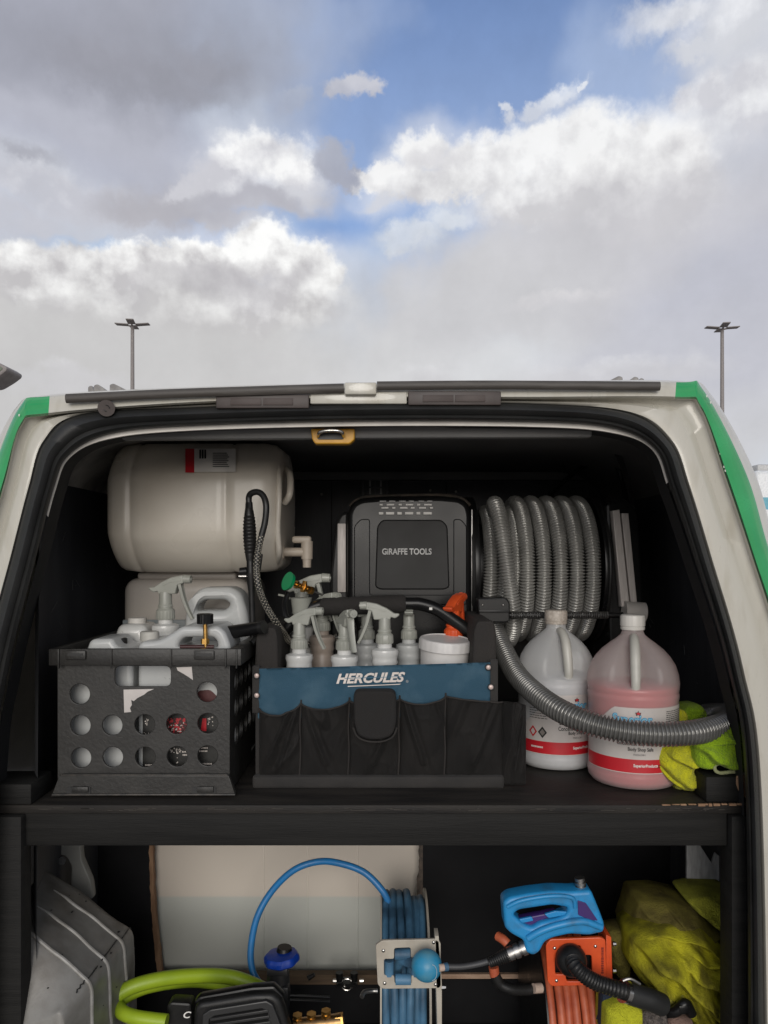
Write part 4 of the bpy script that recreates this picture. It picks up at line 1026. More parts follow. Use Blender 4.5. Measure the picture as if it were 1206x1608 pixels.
# pockets
seams = [(407, 1112), (473, 1104), (549, 1100), (628, 1097), (700, 1093), (789, 1102)]
def pocket(xa, ya, xb, yb, sag, seed, ybot=1222):
    bm = BM(); nx, nz = 44, 44; g = []
    for j in range(nz+1):
        v = j/nz; row = []
        for i in range(nx+1):
            u = i/nx
            top = ya*(1-u)+yb*u + sag*math.sin(PI*u)**.7
            top += 2*noise.noise(Vector((u*5, seed, 2)))*math.sin(PI*u)
            x = xa*(1-u)+xb*u; y = top*(1-v)+ybot*v
            env = math.sin(PI*min(1, max(0, u)))**.55
            bulge = .016*env*(1-v**2.2)
            q = Vector((u*2.2, v*2.0, seed*3.1))
            d1 = abs(noise.noise(q+Vector((v*1.5, 0, 0)))); d2 = abs(noise.noise(q*2.3+Vector((0, u*1.2, 5))))
            q = Vector((u*1.5+(v-.3)*(.9 if seed % 2 else -.9), v*.8, seed*3.1)); d1 = abs(noise.noise(q)); d3 = abs((u-.5)-(.42-v*.55)*(1 if seed % 2 else -1))
            fold = (.011*(1-min(1, d1*6))+.007*math.exp(-(d3/.05)**2)*(v < .8)-.004*math.exp(-((d3-.10)/.06)**2)+.0015*(1-min(1, d2*4)))*env*(1-v**4)
            tuck = -.006*math.exp(-((u-.5)/.12)**2)*(1-v) if seed % 2 else 0
            p = P(x, y, bD-.004); p.y -= bulge*(1+.25*noise.noise(q*1.3))+fold*.9+tuck*.6
            row.append(bm.verts.new(p))
        g.append(row)
    for j in range(nz):
        for i in range(nx): bm.faces.new((g[j][i], g[j][i+1], g[j+1][i+1], g[j+1][i]))
    bmesh.ops.solidify(bm, geom=bm.faces[:], thickness=.002)
    return bm
for i, ((xa, ya), (xb, yb)) in enumerate(zip(seams, seams[1:])):
    pk = obj('pocket', pocket(xa, ya, xb, yb, (12, 9, 6, 8, 0)[i], i+1), NYL, bag, ang=70)
    # bound top edge
    pts = []
    for k in range(25):
        u = k/24; y = ya*(1-u)+yb*u+(12, 9, 6, 8, 0)[i]*math.sin(PI*u)**.7+2*noise.noise(Vector((u*5, i+1, 2)))*math.sin(PI*u)
        p = P(xa*(1-u)+xb*u, y, bD-.004); p.y -= .016*math.sin(PI*u)**.55+.003; pts.append(p)
    obj('pocket_binding', tube(pts, .0018, 8), WEB, pk)
for (x, y) in seams[1:5]:
    obj('seam', ptube([(x, y-5, bD-.006), (x-2, 1140, bD-.008), (x-1, 1180, bD-.007), (x-3, 1222, bD-.006)], .0016, 8), WEB, bag)
obj('bottom_webbing', pbox(396, 1219, 792, 1239, bD-.014, bD+.002, .005, 3), NYL, bag)
fl = obj('flap', pplate([[(555, 1085), (622, 1085), (623, 1135), (617, 1155), (600, 1162), (578, 1162), (561, 1155), (556, 1135)]], bD-.034, .030, .004, .012), mat('flap_nylon', (.009, .008, .0075), .85, c2=(.0125, .011, .010), nscale=60, bump=.6, bscale=700), bag)
obj('flap_binding', tube([Vector((q[0], bD-.0345, q[1])) for q in fillet(pp2([(554, 1090), (553, 1138), (560, 1158), (578, 1165), (601, 1165), (618, 1158), (625, 1138), (624, 1090)], bD-.034), .01, 4)][8:-8], .0016, 8), WEB, fl)
# right end pocket bulging past the panel
bm = pocket(789, 1102, 826, 1108, -6, 9, 1232)
obj('end_pocket', bm, NYL, bag, ang=70)
# end plates that carry the handle
for (x0, x1, yt, D0) in ((402, 436, 985, 1.46), (744, 779, 975, 1.46)):
    obj('end_plate', pplate([[(x0+6, yt), (x1-4, yt), (x1, yt+15), (x1+1, 1060), (x0-3, 1060), (x0, yt+15)]], 1.372, .24, .004, .006), WEB, bag)
hd = obj('handle_bar', ptube([(436, 1002, 1.49), (452, 985, 1.49), (475, 963, 1.49), (500, 951, 1.49), (530, 948, 1.49), (570, 948, 1.49), (640, 948, 1.49), (662, 949, 1.49), (688, 958, 1.49), (715, 976, 1.49), (738, 993, 1.49), (752, 1004, 1.49)], .0125, 20), BPLG, bag)
bm = BM(); g0 = P(503, 953, 1.49); g1 = P(637, 948, 1.49)
pts = [g0.lerp(g1, i/24) for i in range(25)]
add_tube(bm, pts, [.0175+.0006*noise.noise(Vector((i*.6, 0, 0))) - (.003 if i in (0, 24) else 0) - (.0008 if i == 8 else 0) for i in range(25)], 22)
obj('foam_grip', bm, FOAM, hd)
obj('handle_chip', pbox(674, 954, 679, 958, 1.474, 1.479, .0005), WPR, hd)

# ================================================================== CARBOYS, WAND, VALVE
up = thing('carboy', 'big off-white carboy lying on its side under the ceiling at left', 'carboy', (P(316, 0, 1.66).x, 1.66, 1.561))
rC = .1355; cz = 1.561+rC; cy = 1.66
def sq(prof, axis='x', m=None, n=3.2): return prof
xs0 = P(178, 0, 1.575).x; xs1 = P(453, 0, 1.60).x; Lx = xs1-xs0
prof = [(.001, 0), (.10, .000), (.116, .003), (.126, .010), (.1315, .022), (.1335, .040), (.1345, .052), (.1320, .055), (.1320, .060), (.1348, .064), (.1355, .10), (.1355, .20), (.1350, .254), (.1325, .258), (.1325, .264), (.1350, .268), (.1345, .33), (.131, .352), (.120, .366), (.100, .370), (.06, .372), (.001, .372)]
prof = [(r_, z_*.353/.372) for r_, z_ in prof]; rC = rC
fine = []
for (r0, z0), (r1, z1) in zip(prof, prof[1:]):
    n = max(1, int((z1-z0)/.012))
    for q in range(n): fine.append((r0+(r1-r0)*q/n, z0+(z1-z0)*q/n))
fine.append(prof[-1])
Mc = Matrix.Translation((xs0, cy, cz)) @ Matrix.Rotation(math.radians(-2.0), 4, 'Z') @ Matrix.Rotation(PI/2, 4, 'Y')
bm = BM(); add_lathe(bm, fine, 72, Mc, mod=lambda r, z, a: r*min(1.09, (abs(math.cos(a))**4.5+abs(math.sin(a))**4.5)**(-1/4.5)) if r > .01 else r)
obj('body', bm, CARB, up, ang=50)
# moulded ridges on the end shoulder
obj('end_ridge', ptube([(433, 716, 1.60), (437, 740, 1.545), (438, 780, 1.53), (436, 830, 1.53), (438, 868, 1.545), (434, 888, 1.60)], .006, 10), CARB, up)
obj('handle', ptube([(446, 735, 1.62), (455, 745, 1.58), (455, 775, 1.56), (447, 790, 1.57)], .007, 10), CARB, up)
# label near the top
def onbody(px, py, D=1.528, e=.001):
    return P(px, py, D)
rowsl = []
def patch(x0, x1, y0, y1, m, name, par, lift):
    # slab following the rounded top-front shoulder of the carboy
    bm = BM(); n = 12; A = []; 
    for i in range(n+1):
        for j, x in enumerate((x0, x1)):
            y = y0+(y1-y0)*i/n
            # march the view ray to the body surface
            d = (P(x, y, 1.0)-Vector((0, 0, EYE))); hit = None
            t = 1.45
            while t < 1.80:
                q = Vector((0, 0, EYE))+d*t
                l = Mc.inverted() @ q; rad = math.hypot(l.x, l.y); a = math.atan2(l.y, l.x)
                rm = .1352*min(1.09, (abs(math.cos(a))**4.5+abs(math.sin(a))**4.5)**(-1/4.5))
                if rad < rm+lift: hit = q; break
                t += .0006
            if hit is None: hit = Vector((0, 0, EYE))+d*1.62
            A.append(bm.verts.new(hit))
    for i in range(n): bm.faces.new((A[2*i], A[2*i+1], A[2*i+3], A[2*i+2]))
    return obj(name, bm, m, par)
lb = patch(297, 370, 704.5, 741, mat('bright_label', (.80, .77, .72), .5), 'label', up, .0075)
patch(291, 305, 704.5, 742, REDP, 'red_band', lb, .0085)
for k, y in enumerate(range(711, 734, 3)): patch(334, 356+((k*7) % 5), y, y+1.2, KPR, 'print_line', lb, .0095)
for x in (313, 317, 321): patch(x, x+2.6, 706, 720, KPR, 'print_line', lb, .0095)
sp = obj('spigot', BM(), mat('spigot_plastic', (.50, .43, .35), .45), up)
bm = BM(); c = P(443, 867, 1.60)
add_cyl(bm, P(440, 867, 1.60), P(447, 867, 1.60), .017, seg=8); add_cyl(bm, P(447, 867, 1.60), P(478, 867, 1.60), .0095, seg=18)
obj('spigot_barrel', bm, mat('spigot_plastic', (.5, .43, .35), .45), sp)
bm = BM(); add_box(bm, P(459, 853, 1.60)+Vector((0, -.011, 0)), P(489, 842, 1.60)+Vector((0, .011, 0)), .005, 3); add_cyl(bm, P(482, 850, 1.60), P(482, 878, 1.60), .0125, .0118, 20); add_cyl(bm, P(482, 878, 1.60), P(482, 891, 1.60), .0092, .0085, 20)
obj('spigot_head', bm, mat('spigot_plastic', (.5, .43, .35), .45), sp)
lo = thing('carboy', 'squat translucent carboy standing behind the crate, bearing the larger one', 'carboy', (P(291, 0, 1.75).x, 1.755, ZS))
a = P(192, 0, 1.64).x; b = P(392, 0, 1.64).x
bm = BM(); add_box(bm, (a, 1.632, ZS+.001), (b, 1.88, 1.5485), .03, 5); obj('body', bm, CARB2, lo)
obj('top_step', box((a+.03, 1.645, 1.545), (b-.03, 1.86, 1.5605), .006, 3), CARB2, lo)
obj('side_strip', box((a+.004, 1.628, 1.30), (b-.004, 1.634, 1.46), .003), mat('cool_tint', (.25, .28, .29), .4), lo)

wd = thing('pressure_wand', 'black pressure washer gun standing upright with a looped braided hose', 'spray wand', P(398, 1010, 1.40))
bm = BM(); pts = []; rs = []
a = P(391, 797, 1.42); b = P(394, 905, 1.41)
for i in range(61):
    f = i/60; pts.append(a.lerp(b, f)); r = .0065+.0055*math.sin(min(1, f*1.25)*PI)**.7 if f < .8 else .0075
    if .12 < f < .68: r += .0010*(1 if i % 3 == 0 else -.3)
    rs.append(r)
add_tube(bm, pts, rs, 16); obj('grip', bm, BPL, wd)
obj('grip_end', cyl(P(391, 789, 1.42), P(391, 799, 1.42), .0068, .0075, 8), BPLG, wd)
obj('lance', tube([P(394, 900, 1.41), P(395, 930, 1.41), P(397, 1000, 1.41)], [.0095, .0060, .0055], 14), BPL, wd)
obj('trigger', pplate([[(403, 868), (412, 870), (408, 898), (401, 902)]], 1.405, .010, .001, .003), BPL, wd)
obj('swivel', cyl(P(377, 898, 1.41), P(388, 897, 1.41), .008, .0085, 10), BPLG, wd)
obj('swivel_pin', cyl(P(375, 905, 1.405), P(387, 905, 1.405), .0028, seg=10), CHR, wd)
hp = spline([P(*q) for q in ((391, 790, 1.42), (391, 780, 1.42), (396, 774, 1.415), (406, 773, 1.41), (414, 780, 1.405), (418, 795, 1.40), (416, 820, 1.40), (409, 848, 1.40), (404, 875, 1.40), (403, 900, 1.40), (407, 925, 1.40), (418, 952, 1.41), (432, 975, 1.42), (444, 992, 1.45), (460, 1010, 1.50), (500, 1010, 1.53), (530, 1000, 1.53))], 10)
bh = obj('braided_hose', tube(hp, .0058, 16), mat('hose_black', (.012, .012, .012), .45), wd)
# braid: two counter-wound light strands as chevrons
hp2 = resample(hp, .0035)
bm = BM()
T = [(hp2[min(i+1, len(hp2)-1)]-hp2[max(i-1, 0)]).normalized() for i in range(len(hp2))]
u = T[0].orthogonal().normalized(); US = []
for i in range(len(hp2)):
    if i:
        ax = T[i-1].cross(T[i])
        if ax.length > 1e-9: u = Matrix.Rotation(T[i-1].angle(T[i]), 3, ax.normalized()) @ u
    US.append(u.copy())
for h in (1, -1):
    for ph in range(4):
        st = []
        for i in range(36, len(hp2)):
            a = h*i*.85+ph*PI/2; w = T[i].cross(US[i]); st.append(hp2[i]+(US[i]*math.cos(a)+w*math.sin(a))*.0057)
        add_tube(bm, st, .00062, 4)
obj('braid', bm, mat('braid_cream', (.55, .51, .42), .7), bh)
va = thing('brass_valve', 'small brass valve with a green knob left of the pressure washer', 'valve', P(500, 935, 1.50))
k0 = P(453, 913, 1.46); k1 = P(498, 931, 1.50); dv = (k1-k0).normalized()
bm = BM(); add_cyl(bm, k0-dv*.003, k0+dv*.004, .0185, .0165, 24); add_cyl(bm, k0+dv*.004, k0+dv*.009, .010, .006, 20); obj('green_knob', bm, GRKN, va)
bm = BM(); Ld = (k1-k0).length
add_cyl(bm, k0+dv*.008, k0+dv*Ld*.85, .0042, seg=14)
for f, r, w in ((.25, .0085, .004), (.36, .006, .004), (.50, .0105, .0035), (.62, .007, .010), (.74, .0085, .006)): add_cyl(bm, k0+dv*Ld*f, k0+dv*(Ld*f+w), r, seg=6)
add_cyl(bm, k0+dv*Ld*.50+Vector((0, 0, -.004)), k0+dv*Ld*.5+Vector((.004, 0, .012)), .0045, seg=8)
obj('valve_body', bm, BRASS, va)
obj('valve_stem', cyl(k0+dv*Ld*.8, k1+dv*.02, .0022, seg=10), STEEL, va)
obj('valve_hose', ptube([(512, 938, 1.52), (540, 948, 1.55), (560, 975, 1.57), (570, 1020, 1.58)], .004, 8), BPL, va)
sb = thing('cup_funnel', 'grey cup with a black strap under the green valve knob', 'cup', P(475, 975, 1.49))
bm = BM(); add_lathe(bm, [(.012, -.022), (.016, -.02), (.0205, .012), (.0215, .014), (.0195, .014), (.001, .010)], 32, Matrix.Translation(P(473, 950, 1.49))); obj('cup', bm, SPR, sb)
obj('strap', ptube([(452, 932, 1.48), (447, 948, 1.47), (450, 968, 1.46), (462, 978, 1.46)], .005, 8), BPLG, sb)
obj('spout', ptube([(437, 934, 1.49), (447, 936, 1.49), (456, 940, 1.49)], .0022, 6), SPR, sb)

# ================================================================== PRESSURE WASHER UNIT
pw = thing('pressure_washer', 'black wall-mounted pressure washer with rounded hood behind the tool bag', 'pressure washer', (P(640, 0, 1.72).x, 1.72, ZS))
wD = 1.63
obj('hood', pplate([[(545, 1140), (545, 806), (552, 790), (566, 782), (600, 779), (690, 778), (722, 781), (736, 790), (741, 806), (741, 1140)]], wD, .36, .012, .010, bres=3), BPLG, pw)
obj('hood_panel', pplate([[(589, 922), (592, 826), (600, 816), (694, 816), (703, 826), (706, 922), (698, 926), (597, 926)]], wD-.004, .008, .003, .008, bres=2), mat('hood_panel', (.010, .010, .010), .5, c2=(.014, .0135, .013), nscale=18, spec=.3), pw)
obj('hood_step', pplate([[(556, 950), (556, 826), (566, 815), (581, 815), (581, 934), (712, 934), (712, 815), (724, 815), (733, 826), (733, 950)]], wD-.002, .006, .002, .006), BPLG, pw)
obj('dusty_crown', ptube([(549, 795, 1.66), (566, 783, 1.66), (600, 779.5, 1.66), (690, 778, 1.66), (722, 782, 1.66), (738, 794, 1.66)], .004, 8), mat('dust', (.07, .055, .042), .9, c2=(.03, .025, .02), nscale=60), pw)
for y, segs in ((787, ((596, 606), (611, 621), (627, 637), (642, 650), (657, 666), (671, 679))), (792.5, ((596, 601), (607, 619), (626, 631), (637, 649), (655, 660), (666, 678))), (797.5, ((599, 610), (616, 621), (628, 640), (645, 651), (658, 669), (675, 680))), (806, ((595, 602), (606, 619), (624, 631), (636, 649), (654, 660), (665, 678)))):
    for x0, x1 in segs:
        hh = 2.6 if y < 806 else 4
        if y == 787: hh = 1.6
        obj('vent_slot', pbox(x0, y-hh/2, x1, y+hh/2, wD-.006, wD+.002, .0004), WPR if y > 788 else GPR, pw)
me = text('GiRAFFE TOOLS', .0135, P(677.5, 0, wD).x-P(600, 0, wD).x, .022); me.transform(Matrix.Translation(P(600, 871, wD-.006))); obj('lettering', me, GPR, pw)
obj('side_housing', pplate([[(517, 1140), (519, 900), (524, 850), (528, 820), (535, 806), (547, 803), (547, 1140)]], 1.66, .30, .006, .010), BPL, pw)
obj('light_bar', pbox(530, 822, 543, 930, 1.652, 1.668, .001), ALU, pw)
obj('bright_edge', pbox(740.2, 800, 742.2, 960, wD-.002, wD+.01, .0004), STEEL, pw)
obj('wall_mount', box((P(560, 0, 1.9).x, 1.98, 1.25), (P(940, 0, 1.9).x, BW-.001, 1.70), .004), BPL, pw)
# ------------------------------------------------------------ hose reel
rl = thing('hose_reel', 'black hose reel with grey side arms, right of the washer', 'hose reel', (P(855, 0, 1.78).x, 1.78, ZS))
rc = Vector((0, 1.775, P(0, 893, 1.775).z)); RR = .153
def xr(px): return P(px, 0, 1.60).x
for (x0, x1) in ((746, 756), (953, 962)):
    o = [(rc.y+.165*math.cos(a), rc.z+.165*math.sin(a)) for a in [k*2*PI/64 for k in range(64)]]
    me = plate([o], xr(x0), xr(x1)-xr(x0), .002)
    for v in me.vertices: v.co = Vector((v.co.y, v.co.x, v.co.z))
    fg = obj('reel_flange', me, BPLG, rl)
    bm = BM(); add_tube(bm, [Vector((xr(x0 if x0 < 900 else x1), rc.y+.163*math.cos(k*PI/32), rc.z+.163*math.sin(k*PI/32))) for k in range(64)], .004, 8, closed=True); obj('flange_rim', bm, BPL, fg)
obj('drum', cyl((xr(756), rc.y, rc.z), (xr(953), rc.y, rc.z), .105, seg=40), BPL, rl)
obj('reel_base', box((xr(744), 1.66, ZS+.0005), (xr(1000), 2.0, ZS+.05), .008), BPL, rl)
obj('stand', box((xr(756), 1.90, ZS), (xr(953), 1.98, 1.60), .01), BPL, rl)
obj('arm_cover', pplate([[(952, 790), (980, 782), (1002, 800), (1012, 960), (1008, 1110), (960, 1110)]], 1.645, .25, .006, .008), BPLG, rl)
obj('arm_bar', pplate([[(962, 802), (973, 800), (989, 952), (976, 953)]], 1.62, .022, .0015), ALU, rl)
obj('arm_bar', pplate([[(976, 806), (987, 806), (1001, 950), (991, 951)]], 1.624, .022, .0015), ALU, rl)
obj('arm_cap', cyl(P(980, 960, 1.615), P(1012, 962, 1.615), .0215, seg=28), mat('cap_grey', (.45, .42, .39), .45, 0), rl)
# guide rod in front of the coils with its carriage
rod = obj('guide_rod', cyl(P(757, 966, 1.54), P(978, 966, 1.54), .0062, seg=14), BPLG, rl)
bm = BM()
a = P(802, 966, 1.54); b = P(955, 966, 1.54); st = [a.lerp(b, i/360)+Vector((0, math.cos(i*.75)*.0066, math.sin(i*.75)*.0066)) for i in range(361)]
add_tube(bm, st, .0013, 5); st = [a.lerp(b, i/360)+Vector((0, math.cos(-i*.75)*.0066, math.sin(-i*.75)*.0066)) for i in range(361)]; add_tube(bm, st, .0013, 5)
obj('rod_thread', bm, mat('thread_grey', (.05, .048, .045), .35), rod)
ca = obj('guide_carriage', pplate([[(750, 940), (795, 938), (801, 946), (801, 975), (795, 978), (752, 978)]], 1.515, .045, .003, .005), BPLG, rl)
for x in (758, 790):
    bm = BM(); add_sphere(bm, P(x, 950, 1.513), .0022, 10, 6); obj('screw', bm, CHR, ca)
obj('carriage_lip', pbox(752, 958, 800, 962, 1.509, 1.517, .001), BPL, ca)

# ------------------------------------------------------------ grey corrugated hose
vh = thing('vacuum_hose', 'grey corrugated hose coiled on the reel and sweeping past the jugs', 'hose', (P(850, 0, 1.6).x, 1.6, ZS))
PIT = .0065; rH = .0172
def hose(pts, r=rH, amp=.0048, seg=14):
    q = resample(pts, PIT/6); bm = BM(); tab = [1.0, .97, .62, 0.0, .0, .62]
    add_tube(bm, q, [r-amp*(1-tab[i % 6]) for i in range(len(q))], seg); return bm
def loopc(xa, xb, R, a0=0, a1=2*PI, cy_=None):
    n = 160; return [Vector((xa+(xb-xa)*i/n, rc.y+R*math.cos(a0+(a1-a0)*i/n), rc.z+R*math.sin(a0+(a1-a0)*i/n))) for i in range(n+1)]
for x in (832, 858.5, 885, 911, 937):
    obj('hose_coil', hose(loopc(xr(x-4), xr(x+3), RR)), REELP, vh, ang=80)
for x in (776, 797, 818):
    obj('hose_coil', hose(loopc(xr(x+6), xr(x-6), RR-.022, .2, .2+2*PI)), REELP, vh, ang=80)
# slanting outermost strand on the left
sl_ = spline([P(784, 830, 1.72), P(776, 797, 1.67), P(778, 792, 1.62), P(784, 812, 1.588), P(792, 860, 1.572), P(799, 910, 1.570), P(805, 955, 1.578), P(806, 985, 1.60), P(800, 1005, 1.65), P(795, 1000, 1.72)], 20)
obj('hose_coil', hose(sl_), REELP, vh, ang=80)
sw = spline([P(770, 975, 1.62), P(778, 992, 1.585), P(792, 1024, 1.53), P(812, 1060, 1.46), P(842, 1090, 1.385), P(880, 1116, 1.325), P(930, 1137, 1.285), P(985, 1149, 1.268), P(1040, 1153, 1.262), P(1090, 1150, 1.268), P(1128, 1141, 1.295), P(1146, 1131, 1.345), P(1136, 1122, 1.41), P(1110, 1122, 1.46)], 24)
obj('loose_length', hose(sw, .0208, .0050, 22), mat('hose_plastic_dark', (.19, .187, .178), .22, .5, c2=(.14, .138, .13), nscale=18), vh, ang=80)  # the hose's darker tone; its coils have light put into their colour

# ================================================================== TOWELS
import numpy as np
def crumple_patch(N=150, size=.5, comp=1.30, its=260):
    """a square of cloth squeezed sideways until it buckles: distance constraints solved on a grid"""
    rs = np.random.RandomState(5); d = size/(N-1); g = np.linspace(0, size, N)
    X, Z = np.meshgrid(g, g, indexing='ij'); Y = np.zeros_like(X)
    for k, a in ((5, .010), (9, .006), (17, .003), (30, .0012)):
        for _ in range(5):
            th = rs.uniform(0, PI); ph = rs.uniform(0, 2*PI); w = k*rs.uniform(.7, 1.3)*2*PI
            wx_ = np.sin((X*math.cos(th+1.57)+Z*math.sin(th+1.57))*w*.35+ph*2)*.9
            Y += a*np.sin((X*math.cos(th)+Z*math.sin(th))*w+ph+wx_)*.5
    p = np.stack([X, Y, Z], -1); p0_ = p.copy()
    def con(A, B, L, k):
        dv = p[B]-p[A]; ln = np.sqrt((dv**2).sum(-1, keepdims=True))+1e-9; c = dv*(k*.5*(ln-L)/ln); p[A] += c; p[B] -= c
    def con_min(A, B, L, k):
        dv = p[B]-p[A]; ln = np.sqrt((dv**2).sum(-1, keepdims=True))+1e-9; c = dv*(k*.5*np.minimum(ln-L, 0)/ln); p[A] += c; p[B] -= c
    S_ = slice
    def pairs(di, dj):
        out = []
        for par in (0, 1):
            # alternate along the main direction so that no vertex is used twice
            if di: ia = np.arange(par*di, N-di, 2*di); ia = np.concatenate([ia+q for q in range(di)]); ia = ia[ia < N-di]; ja = np.arange(max(0, -dj), N-max(0, dj))
            else: ia = np.arange(0, N); ja = np.arange(par*dj, N-dj, 2*dj); ja = np.concatenate([ja+q for q in range(dj)]); ja = ja[ja < N-dj]
            out.append((np.ix_(ia, ja), np.ix_(ia+di, ja+dj)))
        return out
    C1 = [(A, B, d*comp, 1.0) for di, dj in ((1, 0), (0, 1)) for A, B in pairs(di, dj)]
    C2 = [(A, B, d*comp*1.414, .5) for di, dj in ((1, 1), (1, -1)) for A, B in pairs(di, dj)]
    C3 = [(A, B, d*comp*2*.93, .35) for di, dj in ((2, 0), (0, 2)) for A, B in pairs(di, dj)]
    for it in range(its):
        for c in C1+C2: con(*c)
        for c in C3: con_min(*c)
        p[..., 0] += (p0_[..., 0]-p[..., 0])*.010; p[..., 2] += (p0_[..., 2]-p[..., 2])*.010
        p[..., 1] *= .999; np.clip(p[..., 1], -.022, .022, out=p[..., 1])
    return p, p0_, d, N
CP, CP0, CD, CN = crumple_patch()
_q = CP.copy(); _q[..., 0] -= CP0[..., 0]; _q[..., 2] -= CP0[..., 2]; CL = _q.tolist()
def crumple(x, z):
    fx = min(max(x/CD, 0), CN-1.001); fz = min(max(z/CD, 0), CN-1.001); i, j = int(fx), int(fz); a, b = fx-i, fz-j
    A = CL[i][j]; B = CL[i+1][j]; C_ = CL[i][j+1]; D_ = CL[i+1][j+1]; w0, w1, w2, w3 = (1-a)*(1-b), a*(1-b), (1-a)*b, a*b
    return tuple(A[k]*w0+B[k]*w1+C_[k]*w2+D_[k]*w3 for k in range(3))
def towel(outline, D, depth, bulge, m, seed, name='towel', label=None, parent=None, fold=.012, fs=18, dirv=(1, .3), tilt=0, fuzz=.0012, n=44, rings=52, NN=230, ridges=()):
    pts = fillet([( (x-CX)*D/F, EYE-(y-HY)*D/F) for x, y in outline], .006, 3)
    cxx = sum(p[0] for p in pts)/len(pts); czz = sum(p[1] for p in pts)/len(pts)
    # resample outline by angle-free arc length
    per = [0]
    for i in range(len(pts)): a = pts[i]; b = pts[(i+1) % len(pts)]; per.append(per[-1]+math.hypot(b[0]-a[0], b[1]-a[1]))
    N = NN; O = []
    for k in range(N):
        s = per[-1]*k/N; i = max(j for j in range(len(pts)) if per[j] <= s); a = pts[i]; b = pts[(i+1) % len(pts)]; f = (s-per[i])/max(1e-9, per[i+1]-per[i])
        O.append((a[0]+(b[0]-a[0])*f, a[1]+(b[1]-a[1])*f))
    bm = BM(); dv = Vector((dirv[0], dirv[1])).normalized(); nv = Vector((-dv.y, dv.x))
    ra_ = math.atan2(dirv[1], dirv[0])+seed*.0; ca, sa = math.cos(ra_), math.sin(ra_); kx = fs/36.0
    ox = .17*((seed*37) % 11)/11+.05; oz = .17*((seed*53) % 7)/7+.05
    RDG = [([((p[0]-CX)*D/F, EYE-(p[1]-HY)*D/F) for p in spline([Vector((a_, b_, 0)) for a_, b_ in q[0]], 4)], q[1]*D/F, q[2]) for q in ridges]
    def ridge(x, z):
        tot = 0
        for pts_, w, hh in RDG:
            best = 1e9; bs = 0; bt = 0; nseg = len(pts_)-1
            for i in range(nseg):
                (ax, az_), (bx_, bz_) = pts_[i], pts_[i+1]; ex, ez = bx_-ax, bz_-az_; L2 = ex*ex+ez*ez+1e-12
                t = max(0, min(1, ((x-ax)*ex+(z-az_)*ez)/L2)); dx = x-ax-ex*t; dz = z-az_-ez*t; d2 = dx*dx+dz*dz
                if d2 < best: best = d2; bs = 1 if ex*dz-ez*dx > 0 else -1; bt = (i+t)/nseg
            d = math.sqrt(best)*bs/w
            if d < -2.5 or d > 5: continue
            prof = math.exp(-(d/1.3)**2) if d > 0 else math.exp(-(d/.30)**2)
            tot = max(tot, hh*prof*min(1, 4*bt+.15, 4*(1-bt)+.15))
        return tot
    def hgt(x, z, r):
        u = (x-cxx)*ca+(z-czz)*sa; v = -(x-cxx)*sa+(z-czz)*ca
        dx_, dy_, dz_ = crumple(u*kx+.20+ox*.6, v*kx+.20+oz*.6)
        env = (1-r**7)
        h = bulge*math.sqrt(max(0, 1-r**2.6))+fold*env*dy_*55/kx**.5+(ridge(x, z)*env if RDG else 0)+fuzz*noise.noise(Vector((x*420, z*420, seed)))
        lat = env*.7/kx
        return h, (dx_*ca-dz_*sa)*lat, (dx_*sa+dz_*ca)*lat
    front = []
    for j in range(1, rings+1):
        r = (j/rings)**.8; row = []
        for k in range(N):
            wob_ = 1+.012*noise.noise(Vector((O[k][0]*60, O[k][1]*60, seed)))*(r > .9)
            x = cxx+(O[k][0]-cxx)*r*wob_; z = czz+(O[k][1]-czz)*r*wob_
            h, lx, lz = hgt(x, z, r)
            row.append(bm.verts.new((x+lx, D-h+tilt*(z-czz), z+lz)))
        front.append(row)
    h, lx, lz = hgt(cxx, czz, 0)
    c = bm.verts.new((cxx+lx, D-h, czz+lz))
    for k in range(N): bm.faces.new((c, front[0][k], front[0][(k+1) % N]))
    for A, B in zip(front, front[1:]):
        for k in range(N): bm.faces.new((A[k], A[(k+1) % N], B[(k+1) % N], B[k]))
    prev = front[-1]
    for f, sc in ((.35, 1.0), (.8, .93), (1, .7)):
        row = [bm.verts.new((cxx+(O[k][0]-cxx)*sc, D+depth*f+tilt*(O[k][1]-czz), czz+(O[k][1]-czz)*sc)) for k in range(N)]
        for k in range(N): bm.faces.new((prev[k], prev[(k+1) % N], row[(k+1) % N], row[k]))
        prev = row
    bm.faces.new(prev[::-1])
    return obj(name, bm, m, parent, ang=100)
def hem(pp, m, parent, r=.0028):
    pts = spline([P(*q) for q in pp], 8); obj('hem', tube([p+Vector((0, .0008*noise.noise(p*200), .0008*noise.noise(p*170))) for p in pts], r, 8), m, parent)
t1 = thing('microfibre_towel', 'bright yellow microfibre towel hanging beside the pink jug', 'towel', P(1060, 1215, 1.33))
towel([(1026, 1180), (1036, 1168), (1066, 1152), (1104, 1156), (1118, 1172), (1104, 1192), (1086, 1208), (1096, 1228), (1090, 1243), (1070, 1240), (1048, 1218), (1030, 1198)], 1.325, .05, .022, TWY, 3, 'cloth', parent=t1, fold=.004, fs=22, dirv=(1, -.9), ridges=((((1028, 1184), (1046, 1208), (1068, 1226), (1090, 1236)), 8, .012), (((1034, 1172), (1060, 1190), (1084, 1196), (1106, 1182)), 8, .014), (((1072, 1158), (1078, 1176), (1096, 1176), (1114, 1168)), 5, .012)))
towel([(1078, 1206), (1096, 1196), (1100, 1222), (1098, 1240), (1084, 1245), (1062, 1243), (1056, 1234), (1074, 1222)], 1.345, .05, .012, mat('pale_yellow_microfibre', (.42, .43, .07), .95, nscale=60, bump=.9, bscale=420, bdist=.004), 8, 'cloth', parent=t1, fold=.006, fs=34, dirv=(.2, 1))
